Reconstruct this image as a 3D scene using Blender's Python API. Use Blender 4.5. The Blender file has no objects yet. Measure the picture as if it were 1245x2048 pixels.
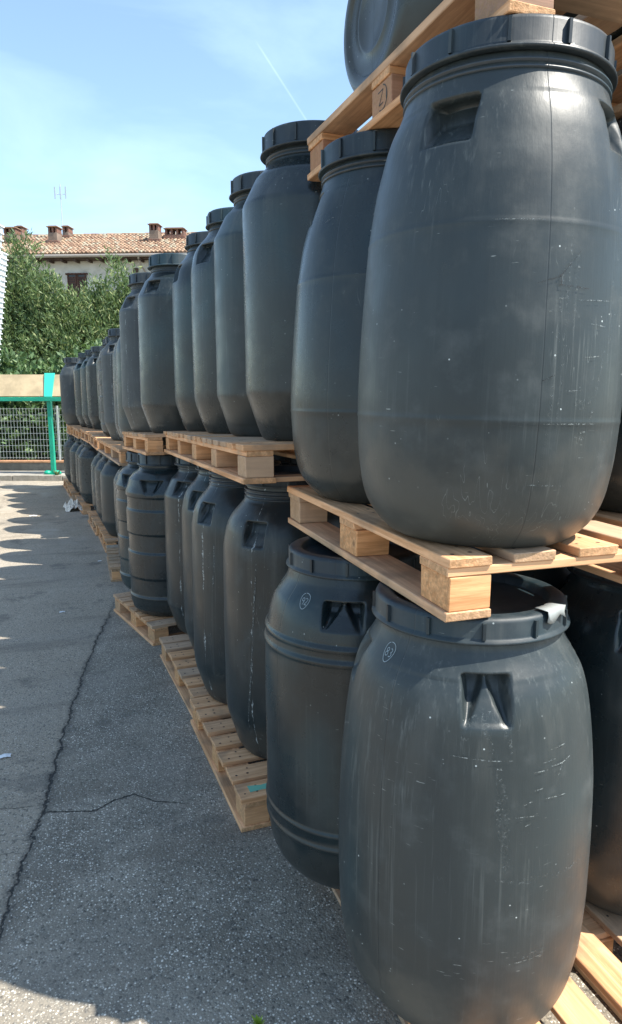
import bpy, bmesh, math, random
from mathutils import Vector, Matrix, Euler, noise
rnd = random.Random(7)
R_ = math.radians
S = bpy.context.scene

# ------------------------------------------------------------ camera
CAM_H, PITCH, YAW = 1.77, 9.8, 19.2
cd = bpy.data.cameras.new('camera'); cam = bpy.data.objects.new('camera', cd)
S.collection.objects.link(cam); S.camera = cam
cd.sensor_fit = 'VERTICAL'; cd.sensor_height = 24.0; cd.lens = 1400.0 / 2048.0 * 24.0
cd.clip_start = 0.05; cd.clip_end = 900
cam.location = (0, 0, CAM_H); cam.rotation_euler = (R_(90 - PITCH), 0, R_(-YAW))

# ------------------------------------------------------------ world, sun, exposure
SUN_EL, SUN_AZ = 55.8, 124.5           # azimuth clockwise from +Y
w = bpy.data.worlds.new('World'); S.world = w; w.use_nodes = True
nt = w.node_tree; nt.nodes.clear()
def wn(t, **k):
    n = nt.nodes.new(t)
    for a, b in k.items(): setattr(n, a, b)
    return n
wo = wn('ShaderNodeOutputWorld'); bg = wn('ShaderNodeBackground')
sky = wn('ShaderNodeTexSky', sky_type='NISHITA', sun_disc=False)
sky.sun_elevation = R_(SUN_EL); sky.sun_rotation = R_(SUN_AZ)
sky.altitude = 200; sky.air_density = 1.0; sky.dust_density = 0.6; sky.ozone_density = 2.2
bg.inputs['Strength'].default_value = 0.14
geo = wn('ShaderNodeTexCoord')
mp = wn('ShaderNodeMapping'); mp.inputs['Scale'].default_value = (1.6, 1.2, 4.5); mp.inputs['Rotation'].default_value = (0.2, 0.5, 0.3)
nz = wn('ShaderNodeTexNoise'); nz.inputs['Scale'].default_value = 1.7; nz.inputs['Detail'].default_value = 7; nz.inputs['Roughness'].default_value = 0.52
nz.inputs['Distortion'].default_value = 0.5
rp = wn('ShaderNodeValToRGB'); rp.color_ramp.elements[0].position = 0.42; rp.color_ramp.elements[1].position = 0.82
rp.color_ramp.elements[0].color = (0.08, 0.08, 0.08, 1); rp.color_ramp.elements[1].color = (0.56, 0.56, 0.56, 1)
mx = wn('ShaderNodeMix', data_type='RGBA'); mx.inputs[7].default_value = (3.9, 5.2, 6.3, 1)
L = nt.links
L.new(geo.outputs['Generated'], mp.inputs[0]); L.new(mp.outputs[0], nz.inputs['Vector'])
L.new(nz.outputs[0], rp.inputs[0])
def raydir(x, y):                       # the direction in the sky where the vapour trail stands
    th, ps = R_(PITCH), R_(YAW)
    fw = Vector((math.sin(ps)*math.cos(th), math.cos(ps)*math.cos(th), -math.sin(th)))
    rt = Vector((math.cos(ps), -math.sin(ps), 0)); up = rt.cross(fw)
    return (fw + rt*(x-622.5)/1400 - up*(y-1024)/1400).normalized()
d1, d2 = raydir(508, 76), raydir(640, 282)
nrm = d1.cross(d2).normalized(); mid = (d1 + d2).normalized()
dt = wn('ShaderNodeVectorMath', operation='DOT_PRODUCT'); dt.inputs[1].default_value = nrm
L.new(geo.outputs['Generated'], dt.inputs[0])
ab = wn('ShaderNodeMath', operation='ABSOLUTE'); L.new(dt.outputs['Value'], ab.inputs[0])
mr = wn('ShaderNodeMapRange', interpolation_type='SMOOTHSTEP'); mr.inputs[1].default_value = 0.0; mr.inputs[2].default_value = 0.0019
mr.inputs[3].default_value = 0.16; mr.inputs[4].default_value = 0.0; L.new(ab.outputs[0], mr.inputs[0])
dm = wn('ShaderNodeVectorMath', operation='DOT_PRODUCT'); dm.inputs[1].default_value = mid; L.new(geo.outputs['Generated'], dm.inputs[0])
mr2 = wn('ShaderNodeMapRange', interpolation_type='SMOOTHSTEP'); mr2.inputs[1].default_value = d1.dot(mid); mr2.inputs[2].default_value = d1.dot(mid)+0.0012
L.new(dm.outputs['Value'], mr2.inputs[0])
mm = wn('ShaderNodeMath', operation='MULTIPLY'); L.new(mr.outputs[0], mm.inputs[0]); L.new(mr2.outputs[0], mm.inputs[1])
ad = wn('ShaderNodeMath', operation='ADD'); ad.use_clamp = True; L.new(rp.outputs[0], ad.inputs[0]); L.new(mm.outputs[0], ad.inputs[1])
tint = wn('ShaderNodeMix', data_type='RGBA'); tint.blend_type = 'MULTIPLY'; tint.inputs[0].default_value = 1.0
tint.inputs[7].default_value = (0.98, 1.01, 0.97, 1)
L.new(sky.outputs[0], tint.inputs[6]); L.new(tint.outputs[2], mx.inputs[6])
L.new(ad.outputs[0], mx.inputs[0]); L.new(mx.outputs[2], bg.inputs[0]); L.new(bg.outputs[0], wo.inputs[0])

sd = bpy.data.lights.new('sun', 'SUN'); sd.energy = 4.8; sd.angle = R_(0.53); sd.color = (1.0, 0.94, 0.84)
sun = bpy.data.objects.new('sun', sd); S.collection.objects.link(sun)
az, el = R_(SUN_AZ), R_(SUN_EL)
sv = Vector((math.sin(az)*math.cos(el), math.cos(az)*math.cos(el), math.sin(el)))
sun.rotation_euler = (-sv).to_track_quat('-Z', 'Y').to_euler(); sun.location = (6, -4, 12)
S.view_settings.view_transform = 'Standard'; S.view_settings.look = 'None'
S.view_settings.exposure = 1.12; S.view_settings.gamma = 1.0

# ------------------------------------------------------------ materials
class M:
    def __init__(s, name, rough=0.6, col=(.5,.5,.5), spec=0.5, metal=0.0):
        s.m = bpy.data.materials.new(name); s.m.use_nodes = True
        s.t = s.m.node_tree; s.n = s.t.nodes; s.b = s.n['Principled BSDF']
        s.b.inputs['Roughness'].default_value = rough; s.b.inputs['Base Color'].default_value = (*col, 1)
        s.b.inputs['Specular IOR Level'].default_value = spec; s.b.inputs['Metallic'].default_value = metal
    def node(s, t, **k):
        n = s.n.new(t)
        for a, b in k.items(): setattr(n, a, b)
        return n
    def link(s, a, b): s.t.links.new(a, b)
    def val(s, x, sock):
        if isinstance(x, (int, float)): sock.default_value = x
        elif isinstance(x, tuple): sock.default_value = (*x, 1) if len(x) == 3 and sock.type == 'RGBA' else x
        else: s.link(x, sock)
    def math(s, op, a, b=0.0, c=0.0, clamp=False):
        n = s.node('ShaderNodeMath', operation=op); n.use_clamp = clamp
        s.val(a, n.inputs[0]); s.val(b, n.inputs[1])
        if len(n.inputs) > 2: s.val(c, n.inputs[2])
        return n.outputs[0]
    def coord(s, scale=(1,1,1), rot=(0,0,0), kind='Object', loc=None):
        c = s.node('ShaderNodeTexCoord'); m = s.node('ShaderNodeMapping')
        m.inputs['Scale'].default_value = scale; m.inputs['Rotation'].default_value = rot
        s.link(c.outputs[kind], m.inputs[0])
        if loc is not None: s.link(loc, m.inputs['Location'])
        return m.outputs[0]
    def noise(s, vec, scale=5, detail=4, rough=.55, dist=0):
        n = s.node('ShaderNodeTexNoise'); n.inputs['Scale'].default_value = scale; n.inputs['Detail'].default_value = detail
        n.inputs['Roughness'].default_value = rough; n.inputs['Distortion'].default_value = dist
        if vec is not None: s.link(vec, n.inputs['Vector'])
        return n.outputs[0]
    def voro(s, vec, scale=20, out='Distance', feature='F1', rand=1.0):
        n = s.node('ShaderNodeTexVoronoi', feature=feature); n.inputs['Scale'].default_value = scale; n.inputs['Randomness'].default_value = rand
        if vec is not None: s.link(vec, n.inputs['Vector'])
        return n.outputs[out]
    def ramp(s, f, lo, hi, a=0.0, b=1.0, smooth=True):
        n = s.node('ShaderNodeMapRange', interpolation_type='SMOOTHSTEP' if smooth else 'LINEAR')
        n.inputs[1].default_value = lo; n.inputs[2].default_value = hi; n.inputs[3].default_value = a; n.inputs[4].default_value = b
        s.val(f, n.inputs[0]); return n.outputs[0]
    def mix(s, f, a, b, mode='MIX'):
        n = s.node('ShaderNodeMix', data_type='RGBA'); n.blend_type = mode
        s.val(f, n.inputs[0]); s.val(a, n.inputs[6]); s.val(b, n.inputs[7]); return n.outputs[2]
    def sep(s, v):
        n = s.node('ShaderNodeSeparateXYZ'); s.link(v, n.inputs[0]); return n.outputs
    def comb(s, x, y, z):
        n = s.node('ShaderNodeCombineXYZ'); s.val(x, n.inputs[0]); s.val(y, n.inputs[1]); s.val(z, n.inputs[2]); return n.outputs[0]
    def rand(s): return s.node('ShaderNodeObjectInfo').outputs['Random']
    def out(s, col=None, rough=None, bump=None, bs=0.2, bd=0.01):
        if col is not None: s.val(col, s.b.inputs['Base Color'])
        if rough is not None: s.val(rough, s.b.inputs['Roughness'])
        if bump is not None:
            n = s.node('ShaderNodeBump'); n.inputs['Strength'].default_value = bs; n.inputs['Distance'].default_value = bd
            s.link(bump, n.inputs['Height']); s.link(n.outputs[0], s.b.inputs['Normal'])
        return s.m

def plastic(name, base=(.009,.0145,.017), scr=0.0, seam=0.0, dust=0.3, rough=0.4, speck=0.5):
    m = M(name, rough=rough, spec=0.42)
    rv = m.rand(); off = m.comb(m.math('MULTIPLY', rv, 37.0), m.math('MULTIPLY', rv, 11.0), m.math('MULTIPLY', rv, 23.0))
    o = m.coord(); p = m.coord(loc=off)
    x, y, z = m.sep(o)
    cloud = m.noise(p, 2.6, 4, .6); cloud2 = m.noise(p, 9, 5, .6)
    col = m.mix(m.ramp(cloud, .3, .7), base, tuple(c*1.6 for c in base))
    col = m.mix(m.math('MULTIPLY', m.math('FRACT', m.math('MULTIPLY', rv, 5.7)), .55), col, tuple(c*1.7 for c in base))
    col = m.mix(m.math('MULTIPLY', m.ramp(m.noise(m.coord(scale=(1,1,.6), loc=off), 1.9, 2), .55, .75), .55), col, (.010,.045,.058))  # teal reflected glare painted into the base colour as soft patches
    ps = m.coord(scale=(1,1,.018), loc=off)
    st = m.noise(ps, 75, 3, .75)
    patch = m.ramp(m.noise(p, 3.1, 3), .42, .68)
    stm = m.math('MULTIPLY', m.ramp(st, .52, .78), m.math('MULTIPLY', patch, .16 + scr*.55))
    col = m.mix(m.math('MULTIPLY', m.ramp(cloud2, .5, .8), dust*.55), col, (.13,.145,.145))
    col = m.mix(m.math('MINIMUM', stm, 1.0), col, (.17,.19,.185))
    # run-off stains coming down from the shoulder and grime collected low on the side
    rn = m.noise(m.coord(scale=(1,1,.05), loc=off), 14, 4, .6); topm = m.ramp(m.math('ADD', z, m.math('MULTIPLY', m.noise(p, 6, 2), .5)), .75, 1.25)
    col = m.mix(m.math('MULTIPLY', m.math('MULTIPLY', m.ramp(rn, .5, .72), topm), .10 + dust*.35), col, (.12,.125,.115))
    lowm = m.ramp(m.math('SUBTRACT', z, m.math('MULTIPLY', m.noise(p, 11, 4), .35)), -.05, .10, 1, 0)
    col = m.mix(m.math('MULTIPLY', lowm, .12 + dust*.4), col, (.10,.095,.08))
    # fine horizontal nicks and scuffs
    ph = m.coord(scale=(1,1,7), loc=off); hn = m.noise(ph, 26, 2, .5)
    nm = m.math('MULTIPLY', m.ramp(hn, .70, .78), m.math('MULTIPLY', m.ramp(m.noise(p, 4.3, 2), .5, .66), .35+scr))
    col = m.mix(m.math('MINIMUM', nm, 1.0), col, (.30,.33,.32))
    # diagonal scratches
    pd = m.coord(scale=(9,9,1), rot=(.9,.5,.2), loc=off); dn = m.noise(pd, 6, 1, .4, .4)
    dm_ = m.math('MULTIPLY', m.ramp(m.math('ABSOLUTE', m.math('SUBTRACT', dn, .5)), .0, .006, 1, 0), m.math('MULTIPLY', m.ramp(m.noise(p, 5.5, 3), .58, .68), .15+.7*scr))
    col = m.mix(dm_, col, (.26,.29,.28))
    # paint-like white specks
    v = m.node('ShaderNodeTexVoronoi'); v.inputs['Scale'].default_value = 75; m.link(p, v.inputs['Vector'])
    r1 = m.sep(v.outputs['Color'])[0]
    sp = m.math('MULTIPLY', m.ramp(v.outputs['Distance'], .10, .2, 1, 0), m.math('MULTIPLY', m.ramp(r1, .93, .95), m.ramp(m.noise(p, 3.7, 2), .5, .6)))
    col = m.mix(m.math('MULTIPLY', sp, speck), col, (.45,.5,.5))
    bump = m.math('ADD', m.math('MULTIPLY', cloud2, .6), m.math('MULTIPLY', st, .25))
    if seam > 0:
        wob = m.math('MULTIPLY', m.math('SUBTRACT', m.noise(p, 18, 3), .5), .022)
        d = m.math('ABSOLUTE', m.math('ADD', y, wob))
        wid = m.ramp(m.noise(m.coord(scale=(0,0,1), loc=off), 9, 4, .7), .45, .8, 0.0, .011)
        lo = m.math('LESS_THAN', d, wid); front = m.math('GREATER_THAN', x, 0.02)
        rough_ed = m.ramp(m.noise(p, 110, 2), .40, .55)
        sm = m.math('MULTIPLY', m.math('MULTIPLY', lo, front), rough_ed)
        col = m.mix(m.math('MULTIPLY', sm, seam), col, (.42,.47,.48))
    line = m.math('MULTIPLY', m.ramp(m.math('ABSOLUTE', y), 0, .0022, 1, 0), m.ramp(m.math('ABSOLUTE', x), .0, .02))
    bump = m.math('ADD', bump, m.math('MULTIPLY', line, -2.2))
    col = m.mix(m.math('MULTIPLY', line, .5), col, (.012,.015,.018))
    rg = m.math('ADD', m.ramp(cloud2, .3, .8, rough-.06, rough+.12), m.math('MULTIPLY', stm, .15))
    return m.out(col, rg, bump, .22, .006)

MB = {
 'scratched': plastic('scratched_plastic', base=(.017,.023,.025), scr=.45, dust=.5, rough=.42, speck=1),
 'plain': plastic('dark_plastic', scr=.10, dust=.2, rough=.30),
 'streaked': plastic('streaked_plastic', scr=.2, seam=.7, dust=.28, rough=.36),
 'dusty': plastic('dusty_plastic', base=(.022,.028,.032), scr=.6, seam=.5, dust=1.0, rough=.5),
}
MLID = plastic('lid_plastic', base=(.010,.015,.019), scr=.3, dust=.25, rough=.46, speck=.6)
MNECK = plastic('neck_plastic', base=(.020,.026,.032), scr=.1, dust=.2, rough=.4, speck=.3)
MCHALK = M('chalk', .9, (.26,.31,.33)).m

def wood(name, axis, base=(.72,.42,.23), grey=0.0):
    m = M(name, rough=.78, spec=.25)
    rv = m.rand(); off = m.comb(m.math('MULTIPLY', rv, 91.0), m.math('MULTIPLY', rv, 57.0), m.math('MULTIPLY', rv, 33.0))
    sc = [22, 22, 22]; sc[axis] = 1.1
    g = m.noise(m.coord(scale=tuple(sc), loc=off), 2.2, 6, .65, .6)
    sc2 = [90, 90, 90]; sc2[axis] = 4
    f = m.noise(m.coord(scale=tuple(sc2), loc=off), 1.3, 3, .7)
    p = m.coord(loc=off)
    lightc = tuple(min(1, c*1.18) for c in base); dark = (base[0]*.62, base[1]*.52, base[2]*.42)
    col = m.mix(m.ramp(g, .32, .72), dark, lightc)
    col = m.mix(m.math('MULTIPLY', m.ramp(f, .45, .8), .35), col, (base[0]*.5, base[1]*.42, base[2]*.34))
    # per board tone
    col = m.mix(m.math('MULTIPLY', m.ramp(rv, 0, 1, smooth=False), .42), col, (.60,.36,.20))
    rv2 = m.math('FRACT', m.math('MULTIPLY', rv, 7.31))
    col = m.mix(m.math('MULTIPLY', m.ramp(rv2, .55, 1), .6 + grey), col, (.34,.29,.23))
    col = m.mix(m.math('MULTIPLY', m.ramp(m.noise(p, 6, 4), .48, .74), .6), col, (.20,.145,.10))
    # knots and nail stains
    v = m.node('ShaderNodeTexVoronoi'); v.inputs['Scale'].default_value = 1.0
    sk = [11, 11, 11]; sk[axis] = 4.5; m.link(m.coord(scale=tuple(sk), loc=off), v.inputs['Vector'])
    kn = m.math('MULTIPLY', m.ramp(v.outputs['Distance'], .05, .17, 1, 0), m.ramp(m.sep(v.outputs['Color'])[0], .72, .76))
    col = m.mix(m.math('MULTIPLY', kn, .8), col, (.10,.055,.03))
    # end grain on the faces across the board
    n = m.node('ShaderNodeTexCoord'); nx = m.sep(n.outputs['Normal'])[axis]
    eg = m.ramp(m.math('ABSOLUTE', nx), .8, .95)
    en = m.noise(p, 85, 3, .7)
    col = m.mix(m.math('MULTIPLY', eg, m.ramp(en, .35, .7, .15, .75)), col, (.33,.20,.10))
    return m.out(col, None, m.math('ADD', m.math('MULTIPLY', f, .6), m.math('MULTIPLY', m.math('MULTIPLY', eg, en), 1.5)), .45, .004)
WX, WY, WZ = wood('pine_across', 0), wood('pine_along', 1), wood('pine_block', 0, base=(.74,.40,.19))
WXg, WYg = wood('weathered_pine_across', 0, (.38,.30,.22), .5), wood('weathered_pine_along', 1, (.38,.30,.22), .5)
WBARK = wood('bark_faced_block', 0, base=(.30,.13,.08))

# ------------------------------------------------------------ mesh helpers
COL = S.collection
def link(name, me, mat=None, parent=None, loc=None, rot=None, smooth=False):
    o = bpy.data.objects.new(name, me); COL.objects.link(o)
    if mat is not None and me is not None and not me.materials: me.materials.append(mat)
    if parent is not None: o.parent = parent
    if loc is not None: o.location = loc
    if rot is not None: o.rotation_euler = rot
    if smooth:
        for p in me.polygons: p.use_smooth = True
    return o
def empty(name, loc=(0,0,0), rot=(0,0,0), label=None, cat=None, group=None):
    o = bpy.data.objects.new(name, None); COL.objects.link(o); o.location = loc; o.rotation_euler = rot
    o.empty_display_size = .1
    tag(o, label, cat, group); return o
def tag(o, label=None, cat=None, group=None, kind=None):
    if label: o['label'] = label
    if cat: o['category'] = cat
    if group: o['group'] = group
    if kind: o['kind'] = kind
    return o
def mesh(name, v, f):
    me = bpy.data.meshes.new(name); me.from_pydata(v, [], f); me.update(); return me
def boxes_mesh(name, bl, bev=0.0015, jit=0.0):
    """bl: list of (x0,x1,y0,y1,z0,z1)"""
    bm = bmesh.new()
    for b in bl:
        x0,x1,y0,y1,z0,z1 = b
        vs = [bm.verts.new((x + rnd.uniform(-jit,jit), y + rnd.uniform(-jit,jit), z + rnd.uniform(-jit,jit)*.5)) for z in (z0,z1) for y in (y0,y1) for x in (x0,x1)]
        for q in ((0,2,3,1),(4,5,7,6),(0,1,5,4),(2,6,7,3),(0,4,6,2),(1,3,7,5)): bm.faces.new([vs[i] for i in q])
    if bev: bmesh.ops.bevel(bm, geom=list(bm.edges), offset=bev, segments=1, affect='EDGES')
    me = bpy.data.meshes.new(name); bm.to_mesh(me); bm.free(); return me
MNAIL = M('rusty_nail', .7, (.035,.022,.016)).m
def board_nails(o, pts, z):
    me = o.data; me.materials.append(MNAIL); bm = bmesh.new(); bm.from_mesh(me)
    for x, y in pts:
        r_ = rnd.uniform(.004, .0062); x += rnd.uniform(-.006,.006); y += rnd.uniform(-.006,.006)
        vs = [bm.verts.new((x+r_*math.cos(a*math.pi/3), y+r_*math.sin(a*math.pi/3), z+.0006)) for a in range(6)]
        fc = bm.faces.new(vs); fc.material_index = 1
    bm.to_mesh(me); bm.free()
def tube_mesh(name, pts, r, n=8):
    v, f = [], []
    P = [Vector(p) for p in pts]
    for i, p in enumerate(P):
        t = (P[min(i+1, len(P)-1)] - P[max(i-1, 0)]).normalized()
        a = t.cross(Vector((0,0,1)) if abs(t.z) < .9 else Vector((1,0,0))).normalized(); b = t.cross(a)
        rr = r[i] if isinstance(r, (list, tuple)) else r
        for k in range(n):
            q = 2*math.pi*k/n; v.append(p + a*math.cos(q)*rr + b*math.sin(q)*rr)
    for i in range(len(P)-1):
        for k in range(n):
            f.append((i*n+k, i*n+(k+1)%n, (i+1)*n+(k+1)%n, (i+1)*n+k))
    f.append(tuple(range(n))[::-1]); f.append(tuple((len(P)-1)*n+k for k in range(n)))
    return mesh(name, v, f)
def sstep(x, a, b):
    if a == b: return float(x > a)
    t = max(0., min(1., (x-a)/(b-a))); return t*t*(3-2*t)

# ------------------------------------------------------------ barrel bodies
def radius_fn(prof, win):
    def lin(z):
        if z <= prof[0][0]: return prof[0][1]
        for (z0,r0),(z1,r1) in zip(prof, prof[1:]):
            if z <= z1: return r0 + (r1-r0)*(z-z0)/(z1-z0)
        return prof[-1][1]
    def f(z):
        ww = min(win, max(.001, z), max(.001, prof[-1][0]-z)); n = 7
        return sum(lin(z + ww*(k/(n-1)*2-1)) for k in range(n))/n
    return f
def body_mesh(name, prof, win, handles, rings=(), seed=0, dent=.0025, key=''):
    zt = prof[-1][0]; rf = radius_fn(prof, win)
    zs = [0, .003, .007, .012, .018, .026, .036]
    z = .048
    while z < zt:
        zs.append(z)
        near = any(h['z0']-.015 < z < h['z1']+.012 for h in handles) or any(abs(z-q[0]) < q[1]*1.6+.004 for q in rings) or z > zt-.1
        z += .005 if near else (.006 if key in ('ribbed', 'angular') else .016)
    zs.append(zt)
    th = set(round(2*math.pi*k/112, 4) for k in range(112))
    for h in handles:
        R = rf((h['z0']+h['z1'])/2); hw = h['w']/2/R + .05
        k = -hw
        while k < hw: th.add(round((h['th']+k) % (2*math.pi), 4)); k += .018
    th = sorted(th); out = [th[0]]
    for t in th[1:]:
        if t - out[-1] > .007: out.append(t)
    th = out; n = len(th)
    v, f = [], []
    off = Vector((seed*3.7, seed*1.3, seed*.7))
    for z in zs:
        r0 = rf(z)
        for (zc, hh, amp) in rings:
            r0 += amp*max(0, 1-((z-zc)/hh)**2) if abs(z-zc) < hh else 0
        for t in th:
            c, s = math.cos(t), math.sin(t); r = r0
            if .06 < z < zt-.08:
                r += dent*2*noise.noise(Vector((c*1.3, s*1.3, z*1.6)) + off)
            for h in handles:
                du = (t - h['th'] + math.pi) % (2*math.pi) - math.pi
                if abs(du) > 1: continue
                u = du*r0; vv = (z-h['z0'])/(h['z1']-h['z0'])
                if -.12 < vv < 1.12:
                    wl = h['w']/2
                    if h['kind'] == 'tri': wl *= .32 + .68*max(0, min(1, vv))
                    e = sstep(wl-abs(u), -.002, .009)
                    if h['kind'] == 'tri':
                        g = sstep(vv, 0, .5)*(1-sstep(vv, .93, 1.03)); g = g*(.75+.25*vv)
                        cen = 1-.5*sstep(wl*.62-abs(u), -.004, .006)*(1-.55*sstep(vv,.5,.95))
                    else:
                        g = (.30*sstep(vv,-.02,.06)+.70*max(0,min(1,(vv-.03)/.5)))*(1-sstep(vv, .94, 1.02))
                        cen = 1-.5*sstep(wl*(.20+.66*max(0,1-vv*1.3))-abs(u), -.003, .008) if h.get('tongue') else 1
                    r -= h['d']*e*g*cen
            v.append((r*c, r*s, z))
    for i in range(len(zs)-1):
        for k in range(n):
            a, b = i*n+k, i*n+(k+1)%n
            f.append((a, b, b+n, a+n))
    prev = 0
    for rb, zb in ((.198,-.0005),(.186,.001),(.180,.010),(.172,.013),(.120,.014),(.114,.009),(.106,.009),(.100,.014),(.02,.016)):
        q0 = len(v); rb *= prof[0][1]/.212
        for t in th: v.append((rb*math.cos(t), rb*math.sin(t), zb))
        for k in range(n): f.append((q0+k, q0+(k+1)%n, prev+(k+1)%n, prev+k))
        prev = q0
    ci = len(v); v.append((0,0,.016))
    for k in range(n): f.append((ci, prev+(k+1)%n, prev+k))
    k0 = (len(zs)-1)*n; ct = len(v); v.append((0,0,zt))
    for k in range(n): f.append((k0+k, k0+(k+1)%n, ct))
    me = mesh(name, v, f)
    for p in me.polygons: p.use_smooth = True
    return me
def lathe_mesh(name, prof, n=96, ribs=0, rib_h=(0,0), rib_r=0, sharp=()):
    v, f = [], []
    for (r, z) in prof:
        for k in range(n):
            a = 2*math.pi*k/n; v.append((r*math.cos(a), r*math.sin(a), z))
    for i in range(len(prof)-1):
        for k in range(n):
            a, b = i*n+k, i*n+(k+1)%n; f.append((a, b, b+n, a+n))
    if prof[0][0] > .0001: f.append(tuple(range(n))[::-1])
    f.append(tuple((len(prof)-1)*n + k for k in range(n)))
    nb = len(f)
    for q in range(ribs):
        a = 2*math.pi*(q+.3)/ribs; c, s = math.cos(a), math.sin(a); tv = Vector((-s, c, 0)); rv = Vector((c, s, 0))
        b = len(v)
        for zz in rib_h:
            for du, dr in ((-.0045,-.006),(-.0035,.006),(.0035,.006),(.0045,-.006)):
                v.append(rv*(rib_r+dr) + tv*du + Vector((0,0,zz)))
        f += [(b,b+1,b+5,b+4),(b+1,b+2,b+6,b+5),(b+2,b+3,b+7,b+6),(b,b+3,b+2,b+1),(b+4,b+5,b+6,b+7)]
    me = mesh(name, v, f)
    for i, p in enumerate(me.polygons): p.use_smooth = i < nb
    return me
def lid_mesh(name, r, z0, z1, flange, ribs, ring=True):
    p = [(r-.02, z0+.001),(r+flange-.003, z0), (r+flange, z0+.003), (r+flange-.001, z0+.007), (r+.002, z0+.012), (r, z0+.016), (r, z1-.012), (r-.003, z1-.005), (r-.009, z1-.001), (r-.016, z1), (r-.036, z1), (r-.042, z1-.003), (r-.046, z1-.022), (r-.05, z1-.026), (.02, z1-.024)]
    return lathe_mesh(name, p, 96, ribs, (z0+.013, z1-.010), r+.001)

H4 = lambda z0, z1, w, d, t0=0.0: [dict(th=(t0+math.pi/4+k*math.pi/2) % (2*math.pi), z0=z0, z1=z1, w=w, d=d, kind='rect', tongue=True) for k in range(4)]
H2 = lambda z0, z1, w, d, kind='rect': [dict(th=t, z0=z0, z1=z1, w=w, d=d, kind=kind, tongue=False) for t in (0.0, math.pi)]
T = {}
def btype(key, H, prof, win, handles, rings, lidr, lz, flange, ribs, neck=None, dent=.0025, seed=1):
    T[key] = dict(H=H, body=body_mesh('barrel_body', prof, win, handles, rings, seed, dent, key), lid=lid_mesh('barrel_lid', lidr, lz, H, flange, ribs), neck=neck)
def neckrings(r, zs):
    p = [(r-.01, zs[0]-.006)]
    for z in zs: p += [(r, z-.004), (r+.009, z-.002), (r+.009, z+.002), (r, z+.004)]
    return lathe_mesh('neck_ring', p, 80)
egg = [(0,.212),(.012,.238),(.05,.275),(.1,.300),(.2,.3165),(.32,.322),(.45,.316),(.59,.306),(.7,.297),(.82,.277),(.93,.245),(.985,.222),(1.0,.211),(1.05,.208)]
btype('egg', 1.12, egg, .03, [dict(h_, tongue=False) for h_ in H4(.880,.975,.115,.05)], ((.295,.004,.0016),(.70,.004,.0016)), .217, 1.045, .010, 12, neckrings(.208,[1.018,1.032]), seed=1)
dome = [(0,.212),(.012,.238),(.05,.275),(.1,.300),(.2,.3165),(.32,.322),(.45,.320),(.59,.313),(.7,.307),(.82,.292),(.93,.267),(.975,.248),(.995,.236),(1.05,.228)]
btype('dome', 1.12, dome, .03, [dict(h_, tongue=False) for h_ in H4(.868,.968,.12,.052)], ((.295,.004,.0016),(.70,.004,.0016)), .236, 1.05, .011, 12, neckrings(.229,[1.018,1.032]), seed=1)
full = [(0,.212),(.012,.238),(.05,.272),(.1,.297),(.2,.3145),(.34,.3215),(.5,.322),(.66,.318),(.77,.309),(.85,.300),(.92,.287),(.97,.268),(1.0,.246),(1.02,.230),(1.06,.222)]
btype('full', 1.12, full, .028, H4(.885,.992,.108,.055), (), .234, 1.058, .009, 12, None, seed=2)
rid = [(0,.22),(.012,.243),(.05,.272),(.1,.292),(.18,.304),(.3,.308),(.6,.310),(.78,.308),(.86,.302),(.93,.288),(.985,.266),(1.01,.236),(1.06,.222)]
btype('ridged', 1.12, rid, .022, H4(.915,.992,.13,.05), ((.195,.012,.006),(.245,.012,.006),(.815,.012,.006),(.858,.012,.006)), .226, 1.058, .009, 12, None, seed=3)
ang = [(0,.205),(.01,.222),(.03,.232),(.205,.290),(.22,.2905),(.6,.291),(.955,.288),(.965,.2865),(1.075,.232),(1.10,.205),(1.125,.186),(1.2,.182)]
btype('angular', 1.25, ang, .007, H2(.975,1.062,.125,.042), (), .200, 1.165, .014, 12, neckrings(.183,[1.138,1.152]), seed=4)
sop = [(0,.205),(.01,.225),(.03,.236),(.19,.287),(.22,.290),(.6,.291),(.93,.287),(1.03,.266),(1.08,.232),(1.11,.200),(1.13,.180),(1.2,.176)]
btype('screw', 1.25, sop, .03, H2(.955,1.055,.105,.045), (), .186, 1.188, .006, 10, neckrings(.181,[1.138,1.155,1.172]), seed=8)
btype('sloped', 1.25, sop, .03, H2(.95,1.055,.115,.045), (), .188, 1.17, .012, 12, neckrings(.178,[1.128,1.146]), seed=5)
rb = [(0,.215),(.012,.245),(.05,.275),(.10,.290),(.135,.295)]
for zl, zh in ((.14,.155),(.16,.29),(.29,.48),(.48,.612),(.612,.787),(.787,.875),(.879,.91)):
    big = zl in (.14,.29,.612,.879) ; r = .299 if big else .290
    rb += [(zl+.002, r), (zh-.002, r)]
rb += [(.95,.283),(1.0,.268),(1.04,.235),(1.06,.20),(1.075,.188),(1.13,.186)]
btype('ribbed', 1.18, rb, .003, H2(.895,1.0,.19,.045,'tri'), (), .200, 1.095, .010, 12, neckrings(.188,[1.08]), dent=.001, seed=6)
lowt = [(0,.20),(.01,.22),(.03,.23),(.16,.283),(.18,.286),(.5,.288),(.73,.285),(.745,.283),(.84,.235),(.87,.20),(.885,.185),(.95,.182)]
btype('low', 1.0, lowt, .012, H2(.755,.835,.10,.04), (), .198, .92, .012, 12, neckrings(.183,[.895]), seed=7)

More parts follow.
